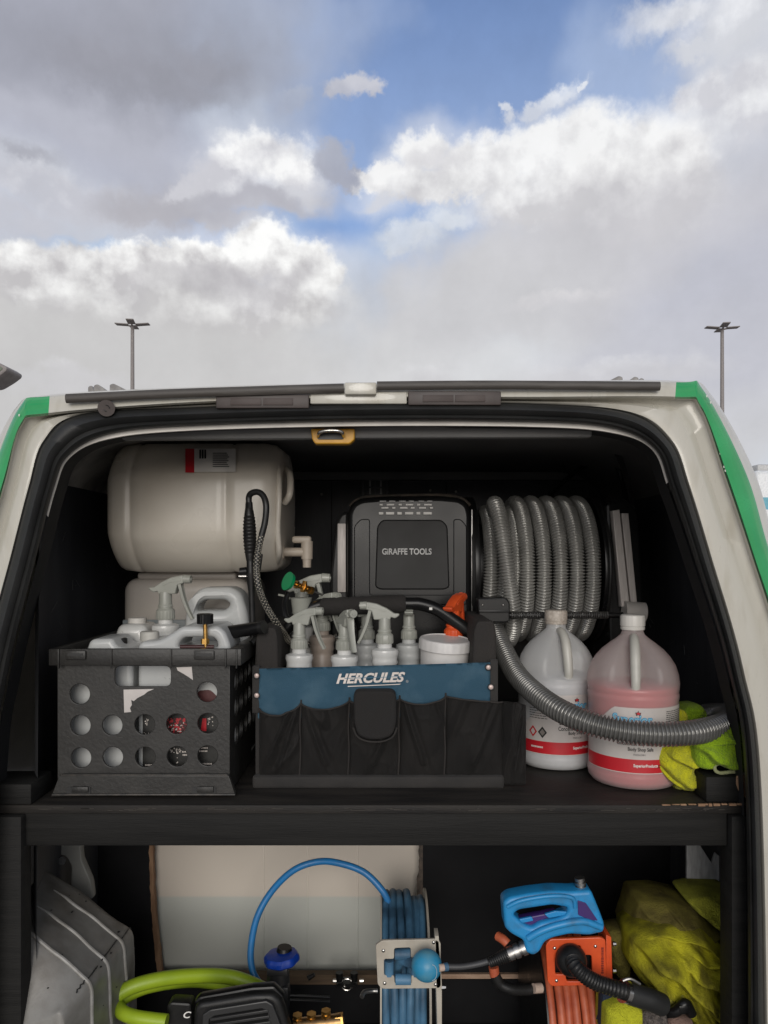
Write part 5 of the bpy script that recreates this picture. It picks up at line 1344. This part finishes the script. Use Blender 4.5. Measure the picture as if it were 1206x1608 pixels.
hem([(1066, 1164, 1.318), (1064, 1178, 1.305), (1072, 1186, 1.303), (1086, 1182, 1.303), (1100, 1174, 1.308), (1110, 1168, 1.32)], TWY, t1)
hem([(1032, 1198, 1.318), (1050, 1220, 1.312), (1068, 1234, 1.312), (1084, 1239, 1.318)], TWY, t1, .003)
t2 = thing('microfibre_towel', 'lime green microfibre towel on the shelf end under the hose', 'towel', P(1130, 1210, 1.38))
towel([(1086, 1160), (1120, 1142), (1176, 1138), (1184, 1212), (1152, 1210), (1128, 1200), (1108, 1208), (1094, 1204), (1090, 1180)], 1.285, .10, .018, TWL, 5, 'cloth', parent=t2, fold=.003, fs=16, dirv=(1, .25), ridges=((((1088, 1170), (1108, 1182), (1130, 1196), (1172, 1210)), 12, .016), (((1100, 1160), (1130, 1166), (1176, 1164)), 9, .007)))
towel([(1064, 1122), (1080, 1108), (1100, 1106), (1110, 1120), (1112, 1140), (1090, 1152), (1062, 1150)], 1.40, .06, .016, TWL, 11, 'cloth', parent=t2, fold=.008, fs=30, dirv=(.6, 1))
towel([(1058, 1126), (1066, 1112), (1078, 1118), (1084, 1150), (1060, 1150)], 1.385, .04, .010, TWY, 12, 'cloth', parent=t2, fold=.004, fs=30)
hem([(1176, 1212, 1.28), (1150, 1207, 1.275), (1130, 1199, 1.272), (1122, 1204, 1.272), (1128, 1213, 1.272), (1150, 1212, 1.275), (1172, 1212, 1.28)], mat('pale_hem', (.36, .38, .20), .95, bump=.6), t2, .003)
# lower pile
def tw(o, D, dep, bul, m, seed, label, **k):
    ob = towel(o, D, dep, bul, m, seed, 'microfibre_towel', **k); tagm(ob, label, 'towel'); return ob
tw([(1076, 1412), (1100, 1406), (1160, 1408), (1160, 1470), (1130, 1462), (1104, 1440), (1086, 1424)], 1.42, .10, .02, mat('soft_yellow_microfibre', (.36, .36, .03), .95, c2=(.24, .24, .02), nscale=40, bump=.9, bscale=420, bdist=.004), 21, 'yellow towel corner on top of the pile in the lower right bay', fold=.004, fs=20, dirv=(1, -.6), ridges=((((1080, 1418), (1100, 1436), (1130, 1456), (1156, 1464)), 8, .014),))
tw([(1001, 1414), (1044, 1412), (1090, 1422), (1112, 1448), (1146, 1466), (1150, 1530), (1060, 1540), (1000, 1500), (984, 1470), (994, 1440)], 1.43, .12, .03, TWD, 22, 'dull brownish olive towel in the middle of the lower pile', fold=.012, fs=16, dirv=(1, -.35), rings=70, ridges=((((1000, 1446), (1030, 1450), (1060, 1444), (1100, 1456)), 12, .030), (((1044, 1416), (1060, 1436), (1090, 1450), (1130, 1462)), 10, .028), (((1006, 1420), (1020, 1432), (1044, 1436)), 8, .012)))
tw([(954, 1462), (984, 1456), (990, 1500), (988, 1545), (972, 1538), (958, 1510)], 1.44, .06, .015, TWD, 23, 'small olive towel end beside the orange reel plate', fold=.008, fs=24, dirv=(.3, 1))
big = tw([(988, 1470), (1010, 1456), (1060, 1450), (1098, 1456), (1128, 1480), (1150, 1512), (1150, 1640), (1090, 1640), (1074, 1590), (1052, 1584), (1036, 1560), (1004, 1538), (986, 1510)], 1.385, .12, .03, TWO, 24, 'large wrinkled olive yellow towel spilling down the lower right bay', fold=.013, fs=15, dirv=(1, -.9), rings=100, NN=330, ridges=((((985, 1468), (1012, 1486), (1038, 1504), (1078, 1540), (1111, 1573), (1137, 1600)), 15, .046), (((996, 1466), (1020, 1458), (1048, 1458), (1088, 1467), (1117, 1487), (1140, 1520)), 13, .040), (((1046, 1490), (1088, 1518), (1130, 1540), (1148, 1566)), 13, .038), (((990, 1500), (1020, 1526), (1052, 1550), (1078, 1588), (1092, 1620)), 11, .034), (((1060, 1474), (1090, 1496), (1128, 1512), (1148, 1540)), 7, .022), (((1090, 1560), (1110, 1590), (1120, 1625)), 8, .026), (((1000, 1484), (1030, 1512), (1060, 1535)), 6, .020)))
tw([(1020, 1556), (1040, 1560), (1076, 1562), (1068, 1574), (1050, 1590), (1034, 1576)], 1.335, .02, .006, mat('pale_olive', (.34, .32, .05), .95, nscale=60, bump=1, bscale=400), 25, 'small torn olive scrap hanging off the large towel', fold=.003, fs=40)
tw([(950, 1580), (970, 1572), (1000, 1574), (1010, 1586), (1008, 1640), (948, 1640)], 1.32, .08, .02, mat('vivid_yellow_microfibre', (.52, .53, .02), .95, nscale=60, bump=.9, bscale=420, bdist=.004), 26, 'vivid yellow folded cloth at the bottom beside the orange reel', fold=.004, fs=20)
tw([(1006, 1590), (1020, 1580), (1042, 1584), (1048, 1600), (1044, 1640), (1004, 1640)], 1.31, .06, .02, TWG, 27, 'grey shaggy wash pad at the bottom edge', fold=.002, fs=40, fuzz=.003)
tw([(1046, 1596), (1060, 1590), (1086, 1598), (1092, 1640), (1044, 1640)], 1.315, .06, .018, TWB, 28, 'brown scrubbing pad right of the grey shaggy one', fold=.003, fs=40)

# ================================================================== BLUE HOSE REEL
br = thing('blue_hose_reel', 'hose reel with blue hose and a beige guide plate with a blue ball', 'hose reel', (P(640, 0, 1.5).x, 1.5, ZF))
brc = Vector((P(637, 0, 1.42).x, 1.565, .742)); RB = .150
def xb(px): return P(px, 0, 1.42).x
for i, x in enumerate((606, 619, 631, 644, 656, 666)):
    bm = BM(); add_tube(bm, [Vector((xb(x)+.0018*math.sin(k*PI/30+i), brc.y+(RB-(.012 if i > 3 else 0)+.002*(i % 2))*math.cos(k*PI/60), brc.z+(RB-(.012 if i > 3 else 0)+.002*(i % 2))*math.sin(k*PI/60))) for k in range(120)], .0076, 12, closed=True)
    obj('hose_coil', bm, BLC, br)
for i, x in enumerate((612, 625, 638, 650, 661)):
    bm = BM(); add_tube(bm, [Vector((xb(x), brc.y+(RB-.013)*math.cos(k*PI/48), brc.z+(RB-.013)*math.sin(k*PI/48))) for k in range(96)], .0074, 10, closed=True)
    obj('hose_coil', bm, BLC, br)
for (x0, w) in ((597, .003), (674, .004)):
    o = [(brc.y+(.160)*math.cos(a), brc.z+.160*math.sin(a)) for a in [k*2*PI/64 for k in range(64)]]; hh_ = [(brc.y+(.148)*math.cos(a), brc.z+.148*math.sin(a)) for a in [k*2*PI/64 for k in range(64)]]
    me = plate([o, hh_], xb(x0), w)
    for v in me.vertices: v.co = Vector((v.co.y, v.co.x, v.co.z))
    obj('reel_flange', me, BEIM, br)
obj('drum', cyl((xb(598), brc.y, brc.z), (xb(674), brc.y, brc.z), .10, seg=32), BPL, br)
obj('frame_arm', pplate([[(683, 1470), (689, 1470), (694, 1545), (694, 1660), (688, 1660), (685, 1560)]], 1.345, .03, .001), BEIM, br)
obj('reel_foot', box((xb(597), 1.50, ZF+.0005), (xb(690), 1.63, ZF+.07), .003), BEIM, br)
pl = obj('guide_plate', pplate([[(590, 1484), (600, 1477), (684, 1475), (692, 1480), (693, 1548), (690, 1552), (600, 1553), (593, 1546)], [(619, 1489), (645, 1488), (645, 1505), (660, 1505), (660, 1532), (646, 1532), (646, 1545), (620, 1545), (619, 1532), (603, 1532), (603, 1506), (619, 1506)]], 1.345, .006, .001, .004), BEIM, br)
for (x, y) in ((602, 1493), (604, 1544), (681, 1480), (684, 1546)):
    bm = BM(); add_sphere(bm, P(x, y, 1.344), .0032, 12, 8, (1, .6, 1)); obj('screw', bm, CHR, pl)
for a, b in (((620, 1498), (644, 1498)), ((621, 1538), (645, 1538))):
    obj('roller', cyl(P(*a, 1.352), P(*b, 1.352), .0095, seg=20), BLC, pl)
for a, b in (((611, 1508), (611, 1531)), ((653, 1508), (653, 1531))):
    obj('roller', cyl(P(*a, 1.352), P(*b, 1.352), .0082, seg=20), BLC, pl)
obj('hose_end', ptube([(625, 1540, 1.42), (624, 1522, 1.39), (630, 1508, 1.365), (645, 1512, 1.34), (660, 1518, 1.32)], .0085, 14), BLC, br)
bm = BM(); bc = P(670, 1516, 1.312); add_sphere(bm, bc, .0262, 40, 26)
ball = obj('stop_ball', bm, BLB, br)
bm = BM(); add_tube(bm, [bc+Vector((math.cos(a)*.0263*.3+.008, -.0263*.86, math.sin(a)*.0263*.5)) for a in [k*PI/24-PI/2 for k in range(25)]], .0005, 5); obj('ball_seam', bm, mat('seam_white', (.4, .5, .55), .6), ball)
obj('ball_fitting', cyl(P(689, 1520, 1.297), P(697, 1519, 1.300), .0062, .0058, 12), mat('buff_fitting', (.55, .42, .34), .5), ball)
obj('ball_ferrule', cyl(P(697, 1519, 1.300), P(703, 1518, 1.302), .0068, .0068, 12), BLC, ball)
obj('bolt', cyl(P(693, 1550, 1.35), P(700, 1550, 1.35), .006, .004, 8), CHR, br)
obj('inlet_elbow', ptube([(593, 1556, 1.38), (584, 1556, 1.38), (572, 1558, 1.37), (568, 1566, 1.36)], .004, 10), STEEL, br)
obj('blue_hose_arch', ptube([(617, 1440, 1.56), (612, 1422, 1.55), (600, 1398, 1.55), (572, 1370, 1.56), (535, 1356, 1.57), (500, 1353, 1.58), (462, 1366, 1.58), (428, 1398, 1.58), (404, 1440, 1.57), (394, 1490, 1.56), (397, 1525, 1.55), (410, 1548, 1.54), (425, 1570, 1.54)], .0068, 14, 12), BLH, br)
# hose tail from the ball to the gun
wg = thing('wash_gun', 'blue wash gun with purple trigger resting on the orange reel plate', 'spray gun', P(870, 1475, 1.30))
obj('gun_body', pplate([[(790, 1418), (800, 1410), (832, 1404), (867, 1400), (898, 1401), (929, 1399), (941, 1428), (950, 1452), (949, 1465), (925, 1470), (895, 1468), (868, 1474), (856, 1480), (848, 1496), (838, 1502), (826, 1497), (823, 1478), (804, 1468), (793, 1458)], [(806, 1437), (815, 1430), (868, 1422), (893, 1426), (890, 1438), (876, 1444), (848, 1450), (836, 1458), (822, 1452)]], 1.285, .040, .0065, .006, bres=4), BLG, wg)
obj('gun_ridge', ptube([(797, 1424, 1.284), (820, 1414, 1.281), (866, 1407, 1.281), (898, 1410, 1.283), (903, 1425, 1.285)], .0035, 10), BLG, wg)
obj('gun_ridge', ptube([(829, 1474, 1.284), (850, 1462, 1.281), (880, 1452, 1.280), (915, 1447, 1.282), (944, 1456, 1.286)], .006, 10), BLG, wg)
obj('trigger', pplate([[(812, 1444), (872, 1432), (878, 1438), (848, 1446), (830, 1456), (818, 1452)]], 1.295, .018, .002, .002), PUR, wg)
obj('trigger_guard', pplate([[(815, 1444), (835, 1440), (838, 1446), (820, 1450)]], 1.291, .006, .001, .002), BLG, wg)
obj('trigger_guard', pplate([[(855, 1436), (872, 1431), (893, 1432), (893, 1436), (862, 1442)]], 1.291, .006, .001, .002), BLG, wg)
obj('side_patch', pplate([[(907, 1414), (920, 1418), (939, 1446), (926, 1445), (908, 1437)]], 1.2835, .003, .0008, .002), PUR, wg)
bm = BM(); a = P(913, 1400, 1.305); b = P(910, 1378, 1.305); d = (b-a)
for f0, f1, r in ((0, .12, .0085), (.12, .25, .0075), (.25, .42, .0092), (.42, .52, .0075), (.52, .7, .0092), (.7, .8, .0070), (.8, 1, .0085)): add_cyl(bm, a+d*f0, a+d*f1, r, seg=20)
obj('quick_connector', bm, STEEL, wg)
bm = BM(); a = P(826, 1487, 1.300); b = P(797, 1499, 1.300); d = (b-a)
for f0, f1, r in ((0, .25, .0120), (.25, .38, .0095), (.38, .62, .0122), (.62, .7, .010), (.7, 1, .0115)): add_cyl(bm, a+d*f0, a+d*f1, r, seg=20)
obj('hose_coupling', bm, STEEL, wg)
bm = BM(); a = P(799, 1498, 1.300); b = P(768, 1512, 1.302); pts = [a.lerp(b, i/30) for i in range(31)]
add_tube(bm, pts, [.0118-.004*(i/30)+(.0007 if i % 3 == 0 else 0) for i in range(31)], 16); obj('strain_relief', bm, BPL, wg)
obj('gun_hose', ptube([(772, 1508, 1.302), (750, 1514, 1.303), (725, 1518, 1.303), (702, 1518, 1.303)], [.0052]*31, 12), mat('grey_hose', (.05, .05, .052), .5), wg)
obj('hose_clip', ptube([(782, 1470, 1.33), (790, 1475, 1.32), (797, 1482, 1.315)], .008, 10), ORH, wg)
# black return hose under the gun
rh = thing('return_hose', 'short black hose curving below the blue gun with orange collar', 'hose', P(810, 1560, 1.38))
obj('hose', ptube([(777, 1530, 1.36), (785, 1545, 1.36), (802, 1553, 1.36), (825, 1554, 1.37), (852, 1551, 1.38)], .0095, 14), BPL, rh)
obj('collar', ptube([(775, 1518, 1.36), (777, 1532, 1.36)], .009, 12), ORH, rh)
obj('end_fitting', cyl(P(838, 1552, 1.365), P(850, 1551, 1.37), .0085, seg=12), mat('buff_fitting', (.55, .42, .34), .5), rh)

# ================================================================== ORANGE REEL
orl = thing('orange_hose_reel', 'hose reel with orange hose and an orange guide plate', 'hose reel', (P(900, 0, 1.45).x, 1.5, ZF))
oc = Vector((P(900, 0, 1.38).x, 1.52, .70)); RO = .145
def xo(px): return P(px, 0, 1.385).x
for i, x in enumerate((868, 881, 894, 907, 920, 932)):
    bm = BM(); add_tube(bm, [Vector((xo(x)+.0015*math.sin(k*PI/30+i*2), oc.y+(RO+.003*(i % 2))*math.cos(k*PI/60), oc.z+(RO+.003*(i % 2))*math.sin(k*PI/60))) for k in range(120)], .0078, 12, closed=True)
    obj('hose_coil', bm, ORH, orl)
for (x0, w) in ((858, .003), (941, .003)):
    o = [(oc.y+(.157)*math.cos(a), oc.z+.157*math.sin(a)) for a in [k*2*PI/64 for k in range(64)]]
    me = plate([o], xo(x0), w)
    for v in me.vertices: v.co = Vector((v.co.y, v.co.x, v.co.z))
    obj('reel_flange', me, BPLG, orl)
obj('drum', cyl((xo(861), oc.y, oc.z), (xo(941), oc.y, oc.z), .11, seg=32), ORH, orl)
obj('reel_foot', box((xo(862), 1.46, ZF+.0005), (xo(938), 1.60, ZF+.06), .003), BPL, orl)
ob = pplate([[(857, 1484), (864, 1475), (944, 1472), (951, 1476), (953, 1536), (946, 1547), (866, 1549), (860, 1542)], [(887, 1486), (912, 1485), (912, 1500), (929, 1500), (930, 1528), (914, 1529), (914, 1541), (890, 1541), (888, 1530), (872, 1530), (872, 1503), (887, 1501)]], 1.315, .008, .0015, .004)
op = obj('guide_plate', ob, ORG, orl)
obj('plate_back', pplate([[(952, 1468), (960, 1472), (962, 1538), (952, 1546)]], 1.32, .05, .001), ORG, orl)
obj('plate_well', pbox(868, 1482, 934, 1543, 1.326, 1.345, .002), BPLG, orl)
for (x, y) in ((871, 1489), (935, 1486), (874, 1540)):
    bm = BM(); add_sphere(bm, P(x, y, 1.3145), .0030, 12, 8, (1, .6, 1)); obj('screw', bm, CHR, op)
for (y) in (1482, 1524):
    obj('bolt', cyl(P(962, y, 1.33), P(967, y, 1.33), .0045, .0035, 8), CHR, orl)
bm = BM(); y_ = 1488
while y_ < 1528:
    h_ = random.uniform(1.6, 3.2); x_ = random.uniform(0, .8); a = P(944+x_, y_+h_, 1.3146); b = P(948-x_*.5, y_, 1.3146); add_box(bm, (a.x, 1.3142, a.z), (b.x, 1.3152, b.z)); y_ += h_+random.uniform(.7, 1.3)
obj('worn_emboss', bm, mat('dark_orange', (.22, .02, .01), .5), op)
bm = BM(); add_sphere(bm, P(897, 1508, 1.305), .0265, 32, 20); obj('stop_ball', bm, BPL, orl)
bm = BM(); pts = spline([P(*q) for q in ((899, 1508, 1.285), (904, 1518, 1.272), (916, 1530, 1.268), (935, 1542, 1.268), (958, 1550, 1.270), (982, 1557, 1.275))], 14)
add_tube(bm, pts, [.0125+(.0012 if i % 3 == 0 else 0) for i in range(len(pts))], 18); obj('ribbed_boot', bm, BPL, orl)
bm = BM(); add_sphere(bm, P(897, 1509, 1.2775), .006, 12, 8); obj('ball_button', bm, ORH, orl)
obj('hose_clamp', cyl(P(978, 1556, 1.273), P(984, 1558, 1.275), .0185, seg=28), CHR, orl)
obj('clamp_screw', ptube([(978, 1540, 1.262), (990, 1537, 1.262), (1005, 1545, 1.265)], .0025, 8), STEEL, orl)
obj('rubber_sleeve', ptube([(984, 1558, 1.275), (1002, 1564, 1.278), (1022, 1570, 1.282), (1040, 1578, 1.29)], [.0175+.0006*(i % 2) for i in range(31)], 20), RUB, orl)
bc_ = thing('black_clip', 'glossy black clip between the towels at lower right', 'clip', P(1066, 1600, 1.32))
obj('clip_body', ptube([(1046, 1592, 1.32), (1062, 1588, 1.31), (1076, 1576, 1.31), (1086, 1592, 1.315)], .009, 10), BPLG, bc_)
obj('clip_tab', pbox(1066, 1580, 1084, 1594, 1.300, 1.312, .003), BPLG, bc_)
nv_ = obj('navy_cloth', pplate([[(946, 1560), (962, 1552), (990, 1556), (986, 1572), (960, 1580), (948, 1620), (944, 1620)]], 1.335, .03, .006, .006), mat('navy_cloth', (.015, .025, .05), .9, bump=.6, bscale=400)); tagm(nv_, 'dark navy cloth strip under the black boot of the orange reel', 'cloth')

# ================================================================== LIME HOSE, PUMP, VALVES
lh = thing('lime_hose', 'thick lime green hose looping over the black pump', 'hose', (P(280, 0, 1.42).x, 1.42, ZF))
obj('hose', ptube([(170, 1780, 1.42), (152, 1700, 1.40), (152, 1630, 1.40), (166, 1582, 1.41), (200, 1553, 1.43), (250, 1538, 1.45), (310, 1532, 1.48), (360, 1534, 1.50), (395, 1545, 1.50), (430, 1562, 1.50)], .0135, 18, 14), LIME, lh)
obj('hose', ptube([(420, 1560, 1.52), (370, 1548, 1.52), (300, 1540, 1.50), (230, 1550, 1.46), (188, 1572, 1.43), (190, 1588, 1.40), (215, 1598, 1.385), (262, 1604, 1.38)], .0125, 18, 14), LIME, lh)
pm = thing('pump_unit', 'black pump with a ribbed sloping cover below the blue hose', 'pump', (P(380, 0, 1.42).x, 1.45, ZF))
obj('cover', pplate([[(300, 1812), (304, 1586), (312, 1576), (400, 1562), (428, 1562), (440, 1572), (462, 1640), (462, 1812)]], 1.36, .03, .008, .008, bres=3), BPL, pm)
obj('cover_top', pplate([[(304, 1574), (312, 1566), (395, 1551), (430, 1549), (446, 1566), (440, 1572), (312, 1582)]], 1.375, .02, .004, .004), BPLG, pm)
obj('grille_frame', pplate([[(308, 1812), (318, 1594), (330, 1586), (418, 1572), (428, 1578), (452, 1640), (452, 1812)], [(322, 1740), (328, 1602), (336, 1596), (412, 1584), (420, 1590), (436, 1740)]], 1.352, .012, .002, .003), mat('grille_grey', (.03, .03, .03), .4), pm)
for k in range(6):
    y = 1600+k*9; obj('grille_slat', pplate([[(330, y), (420+k*2, y-14), (422+k*2, y-10), (330, y+4)]], 1.350, .012, .001), mat('grille_grey', (.03, .03, .03), .4), pm)
obj('side_box', pplate([[(262, 1812), (262, 1580), (268, 1574), (300, 1576), (305, 1812)]], 1.40, .03, .004, .006), BPL, pm)
me = text('C', .012, .014, .02, .3); me.transform(Matrix.Translation(P(288, 1599, 1.355))); obj('lettering', me, WPR, pm)
for y in (1563, 1570): obj('lead', ptube([(455, y, 1.48), (485, y+1, 1.49), (518, y+3, 1.5)], .0022, 8), BPLG, pm)
bv = thing('ball_valve', 'black valve with a bright blue knob left of the clamps', 'valve', (P(438, 0, 1.5).x, 1.5, .70))
bm = BM(); add_lathe(bm, [(.012, 0), (.030, .002), (.034, .006), (.034, .014), (.030, .019), (.012, .021)], 64, Matrix.Translation(P(443, 1513, 1.50)) @ Matrix.Rotation(math.radians(-4), 4, 'Y'), mod=lambda r, z, a: r*(1+.03*math.cos(8*a))); obj('knob', bm, BLUK, bv)
obj('knob_post', cyl(P(446, 1500, 1.51), P(447, 1487, 1.51), .018, .014, 12), BPLG, bv)
bm = BM(); add_cyl(bm, P(437, 1560, 1.5), P(437, 1516, 1.5), .024, .021, 12); add_box(bm, P(419, 1522, 1.475), P(456, 1514, 1.52), .002); add_cyl(bm, P(437, 1728, 1.5), P(438, 1560, 1.5), .018, .022, 12); add_box(bm, P(430, 1572, 1.475), P(455, 1540, 1.50), .003)
obj('valve_body', bm, mat('valve_black', (.028, .028, .028), .4), bv)
cl = thing('hose_clamp', 'chrome ring clamp with two dark screws on the brown rail', 'clamp', P(545, 1545, 1.70))
obj('ring', tube([P(545, 1546, 1.70)+Vector((.0125*math.cos(k*PI/16), 0, .0125*math.sin(k*PI/16))) for k in range(32)], .0024, 8, closed=True), CHR, cl)
bm = BM(); add_box(bm, P(528, 1548, 1.69), P(562, 1536, 1.72), .003)
for x in (533, 556): add_cyl(bm, P(x, 1540, 1.70), P(x, 1527, 1.70), .0075, .0085, 12)
obj('clamp_body', bm, BPLG, cl)
bm = BM()
for x in (526, 568): add_cyl(bm, P(x-3, 1540, 1.70), P(x+3, 1540, 1.70), .0045, seg=8)
for x, y in ((541, 1549), (551, 1540)): add_sphere(bm, P(x, y, 1.685), .0035, 8, 6)
obj('clamp_screw', bm, CHR, cl)
kb = obj('black_fastener', cyl(P(484, 1536, 1.73), P(494, 1530, 1.73), .006, .004, 10), BPL); tagm(kb, 'small black fastener on the brown rail left of the chrome clamp', 'fastener')
mf = thing('brass_manifold', 'brass pump manifold with hex nuts at the bottom edge', 'manifold', P(500, 1640, 1.42))
bm = BM(); add_cyl(bm, P(462, 1612, 1.42), P(536, 1604, 1.42), .014, seg=20); add_box(bm, P(466, 1640, 1.41), P(528, 1606, 1.44), .004); add_cyl(bm, P(490, 1640, 1.425), P(490, 1776, 1.425), .012, seg=12); obj('manifold_body', bm, mat('dull_brass', (.40, .25, .11), .4, 1, c2=(.25, .15, .07), nscale=60), mf)
for x, y in ((467, 1599), (489, 1597), (512, 1592)):
    bm = BM(); add_cyl(bm, P(x, y+10, 1.42), P(x, y, 1.42), .0095, seg=6); add_cyl(bm, P(x, y, 1.42), P(x, y-3, 1.42), .007, seg=16); add_cyl(bm, P(x, y-3, 1.42), P(x, y-6, 1.42), .0095, seg=6); obj('nut', bm, BRASS, mf)
obj('end_nut', cyl(P(528, 1606, 1.42), P(540, 1604, 1.42), .0155, seg=6), BRASS, mf)

# ================================================================== OUTSIDE
def lamp(px, py_top, D, label, flip=1):
    b = P(px, 0, D); top = P(px, py_top+4, D).z
    t = thing('street_lamp', label, 'street lamp', (b.x, D, 0), 'parking lot lamps')
    obj('pole', tube([Vector((b.x, D, 0)), Vector((b.x, D, top))], [.085, .055], 14), POLE, t)
    obj('pole_base', cyl((b.x, D, 0), (b.x, D, .7), .3, seg=20), mat('concrete', (.3, .29, .27), .9), t)
    for dx, dy, w in ((1, 0, .55), (-1, 0, .55), (.15*flip, -1, .5), (-.15*flip, 1, .5)):
        d = Vector((dx, dy, 0)).normalized(); c = Vector((b.x, D, top))
        R = Matrix.Rotation(math.atan2(d.y, d.x), 3, 'Z') @ Matrix.Rotation(-.07, 3, 'Y')
        bm = BM(); add_box(bm, Vector((-.21, -.12, -.016)), Vector((.21, .12, .016)), .01, 2, R); move(bm, c+d*.33+Vector((0, 0, .03))); hd_ = obj('lamp_head', bm, POLE, t)
        obj('arm', cyl(c-Vector((0, 0, .03)), c+d*.14, .03, seg=8), POLE, t)
lamp(208, 507, 24.5, 'tall parking lot lamp on the left behind the van roof')
lamp(1134, 512, 25.0, 'tall parking lot lamp on the right, taller looking above the green stripe', -1)
nl = thing('street_lamp', 'dark rounded object poking in at the left edge, on an added pole out of view', 'street lamp', (P(-260, 0, 7).x, 7, 0), 'parking lot lamps')
b = P(-260, 0, 7)  # unidentified dark shape, built as a lamp head with an added unseen pole
obj('pole', tube([Vector((b.x, 7, 0)), Vector((b.x, 7, P(0, 600, 7).z))], [.08, .05], 12), POLE, nl)
obj('arm', cyl(P(-260, 600, 7), P(-60, 578, 7), .035, seg=10), POLE, nl)
obj('lamp_head', pplate([[(-70, 564), (-15, 564), (2, 571), (11, 577), (10, 582), (0, 590), (-20, 602), (-70, 604)]], 6.85, .3, .015, .03), POLE, nl)
obj('head_inset', pplate([[(-60, 572), (-12, 569), (5, 578), (-6, 588), (-60, 600)]], 6.845, .02, 0, .02), mat('lamp_lens', (.16, .19, .14), .2), nl)
# bus
bus = thing('bus', 'white and pale blue bus parked far off at the right edge', 'bus', (13.5, 22, 0))
bx = P(1186, 0, 20).x
obj('body', box((bx, 20, .4), (bx+9, 22.5, P(0, 738, 20).z), .12, 3), BUSW, bus)
obj('stripe', box((bx-.004, 19.994, P(0, 800, 20).z), (bx+8.9, 20.2, P(0, 781, 20).z)), BUSC, bus)
for k in range(6): obj('window', box((bx+.5+k*1.35, 19.985, 1.75), (bx+1.6+k*1.35, 20.1, 2.6), .03), GLASS, bus)
obj('roof_unit', box((bx+.25, 20.4, P(0, 738, 20).z), (bx+1.6, 22, P(0, 738, 20).z+.2), .06), GPR, bus)
for x in (bx+1.6, bx+7):
    obj('wheel', cyl((x, 19.98, .48), (x, 20.3, .48), .48, seg=24), TYRE, bus)
# thin bare tree whose twig tips show beside the roof
tr_ = thing('sapling', 'thin bare young tree whose twig tips show right of the van roof', 'tree', (P(1150, 0, 30).x, 30, 0))
tx = P(1150, 0, 30).x; bm = BM(); add_tube(bm, [Vector((tx, 30, 0)), Vector((tx+.1, 30, 2.5)), Vector((tx, 30, 5.0)), Vector((tx+.05, 30, 6.1))], [.09, .06, .03, .004], 8); obj('trunk', bm, BARK, tr_)
bm = BM(); lf = BM()
for k in range(16):
    z = 2.0+k*.235; a = k*2.4; L = .9*(1-k/20); s = Vector((tx, 30, z)); e = s+Vector((math.cos(a)*L, math.sin(a)*L, .35*L+.2)); add_tube(bm, [s, s.lerp(e, .5)+Vector((0, 0, -.04)), e], [.012, .007, .003], 5)
    for q in range(3): add_sphere(lf, e+Vector((random.uniform(-.1, .1), random.uniform(-.1, .1), random.uniform(-.06, .06))), .022, 5, 4)

obj('branch', bm, BARK, tr_); obj('leaf', lf, mat('leaf', (.10, .10, .06), .9), tr_, kind='stuff')

for o in list(bpy.data.objects):
    if o.type == 'MESH' and len(o.data.vertices) == 0 and not o.children: bpy.data.objects.remove(o)
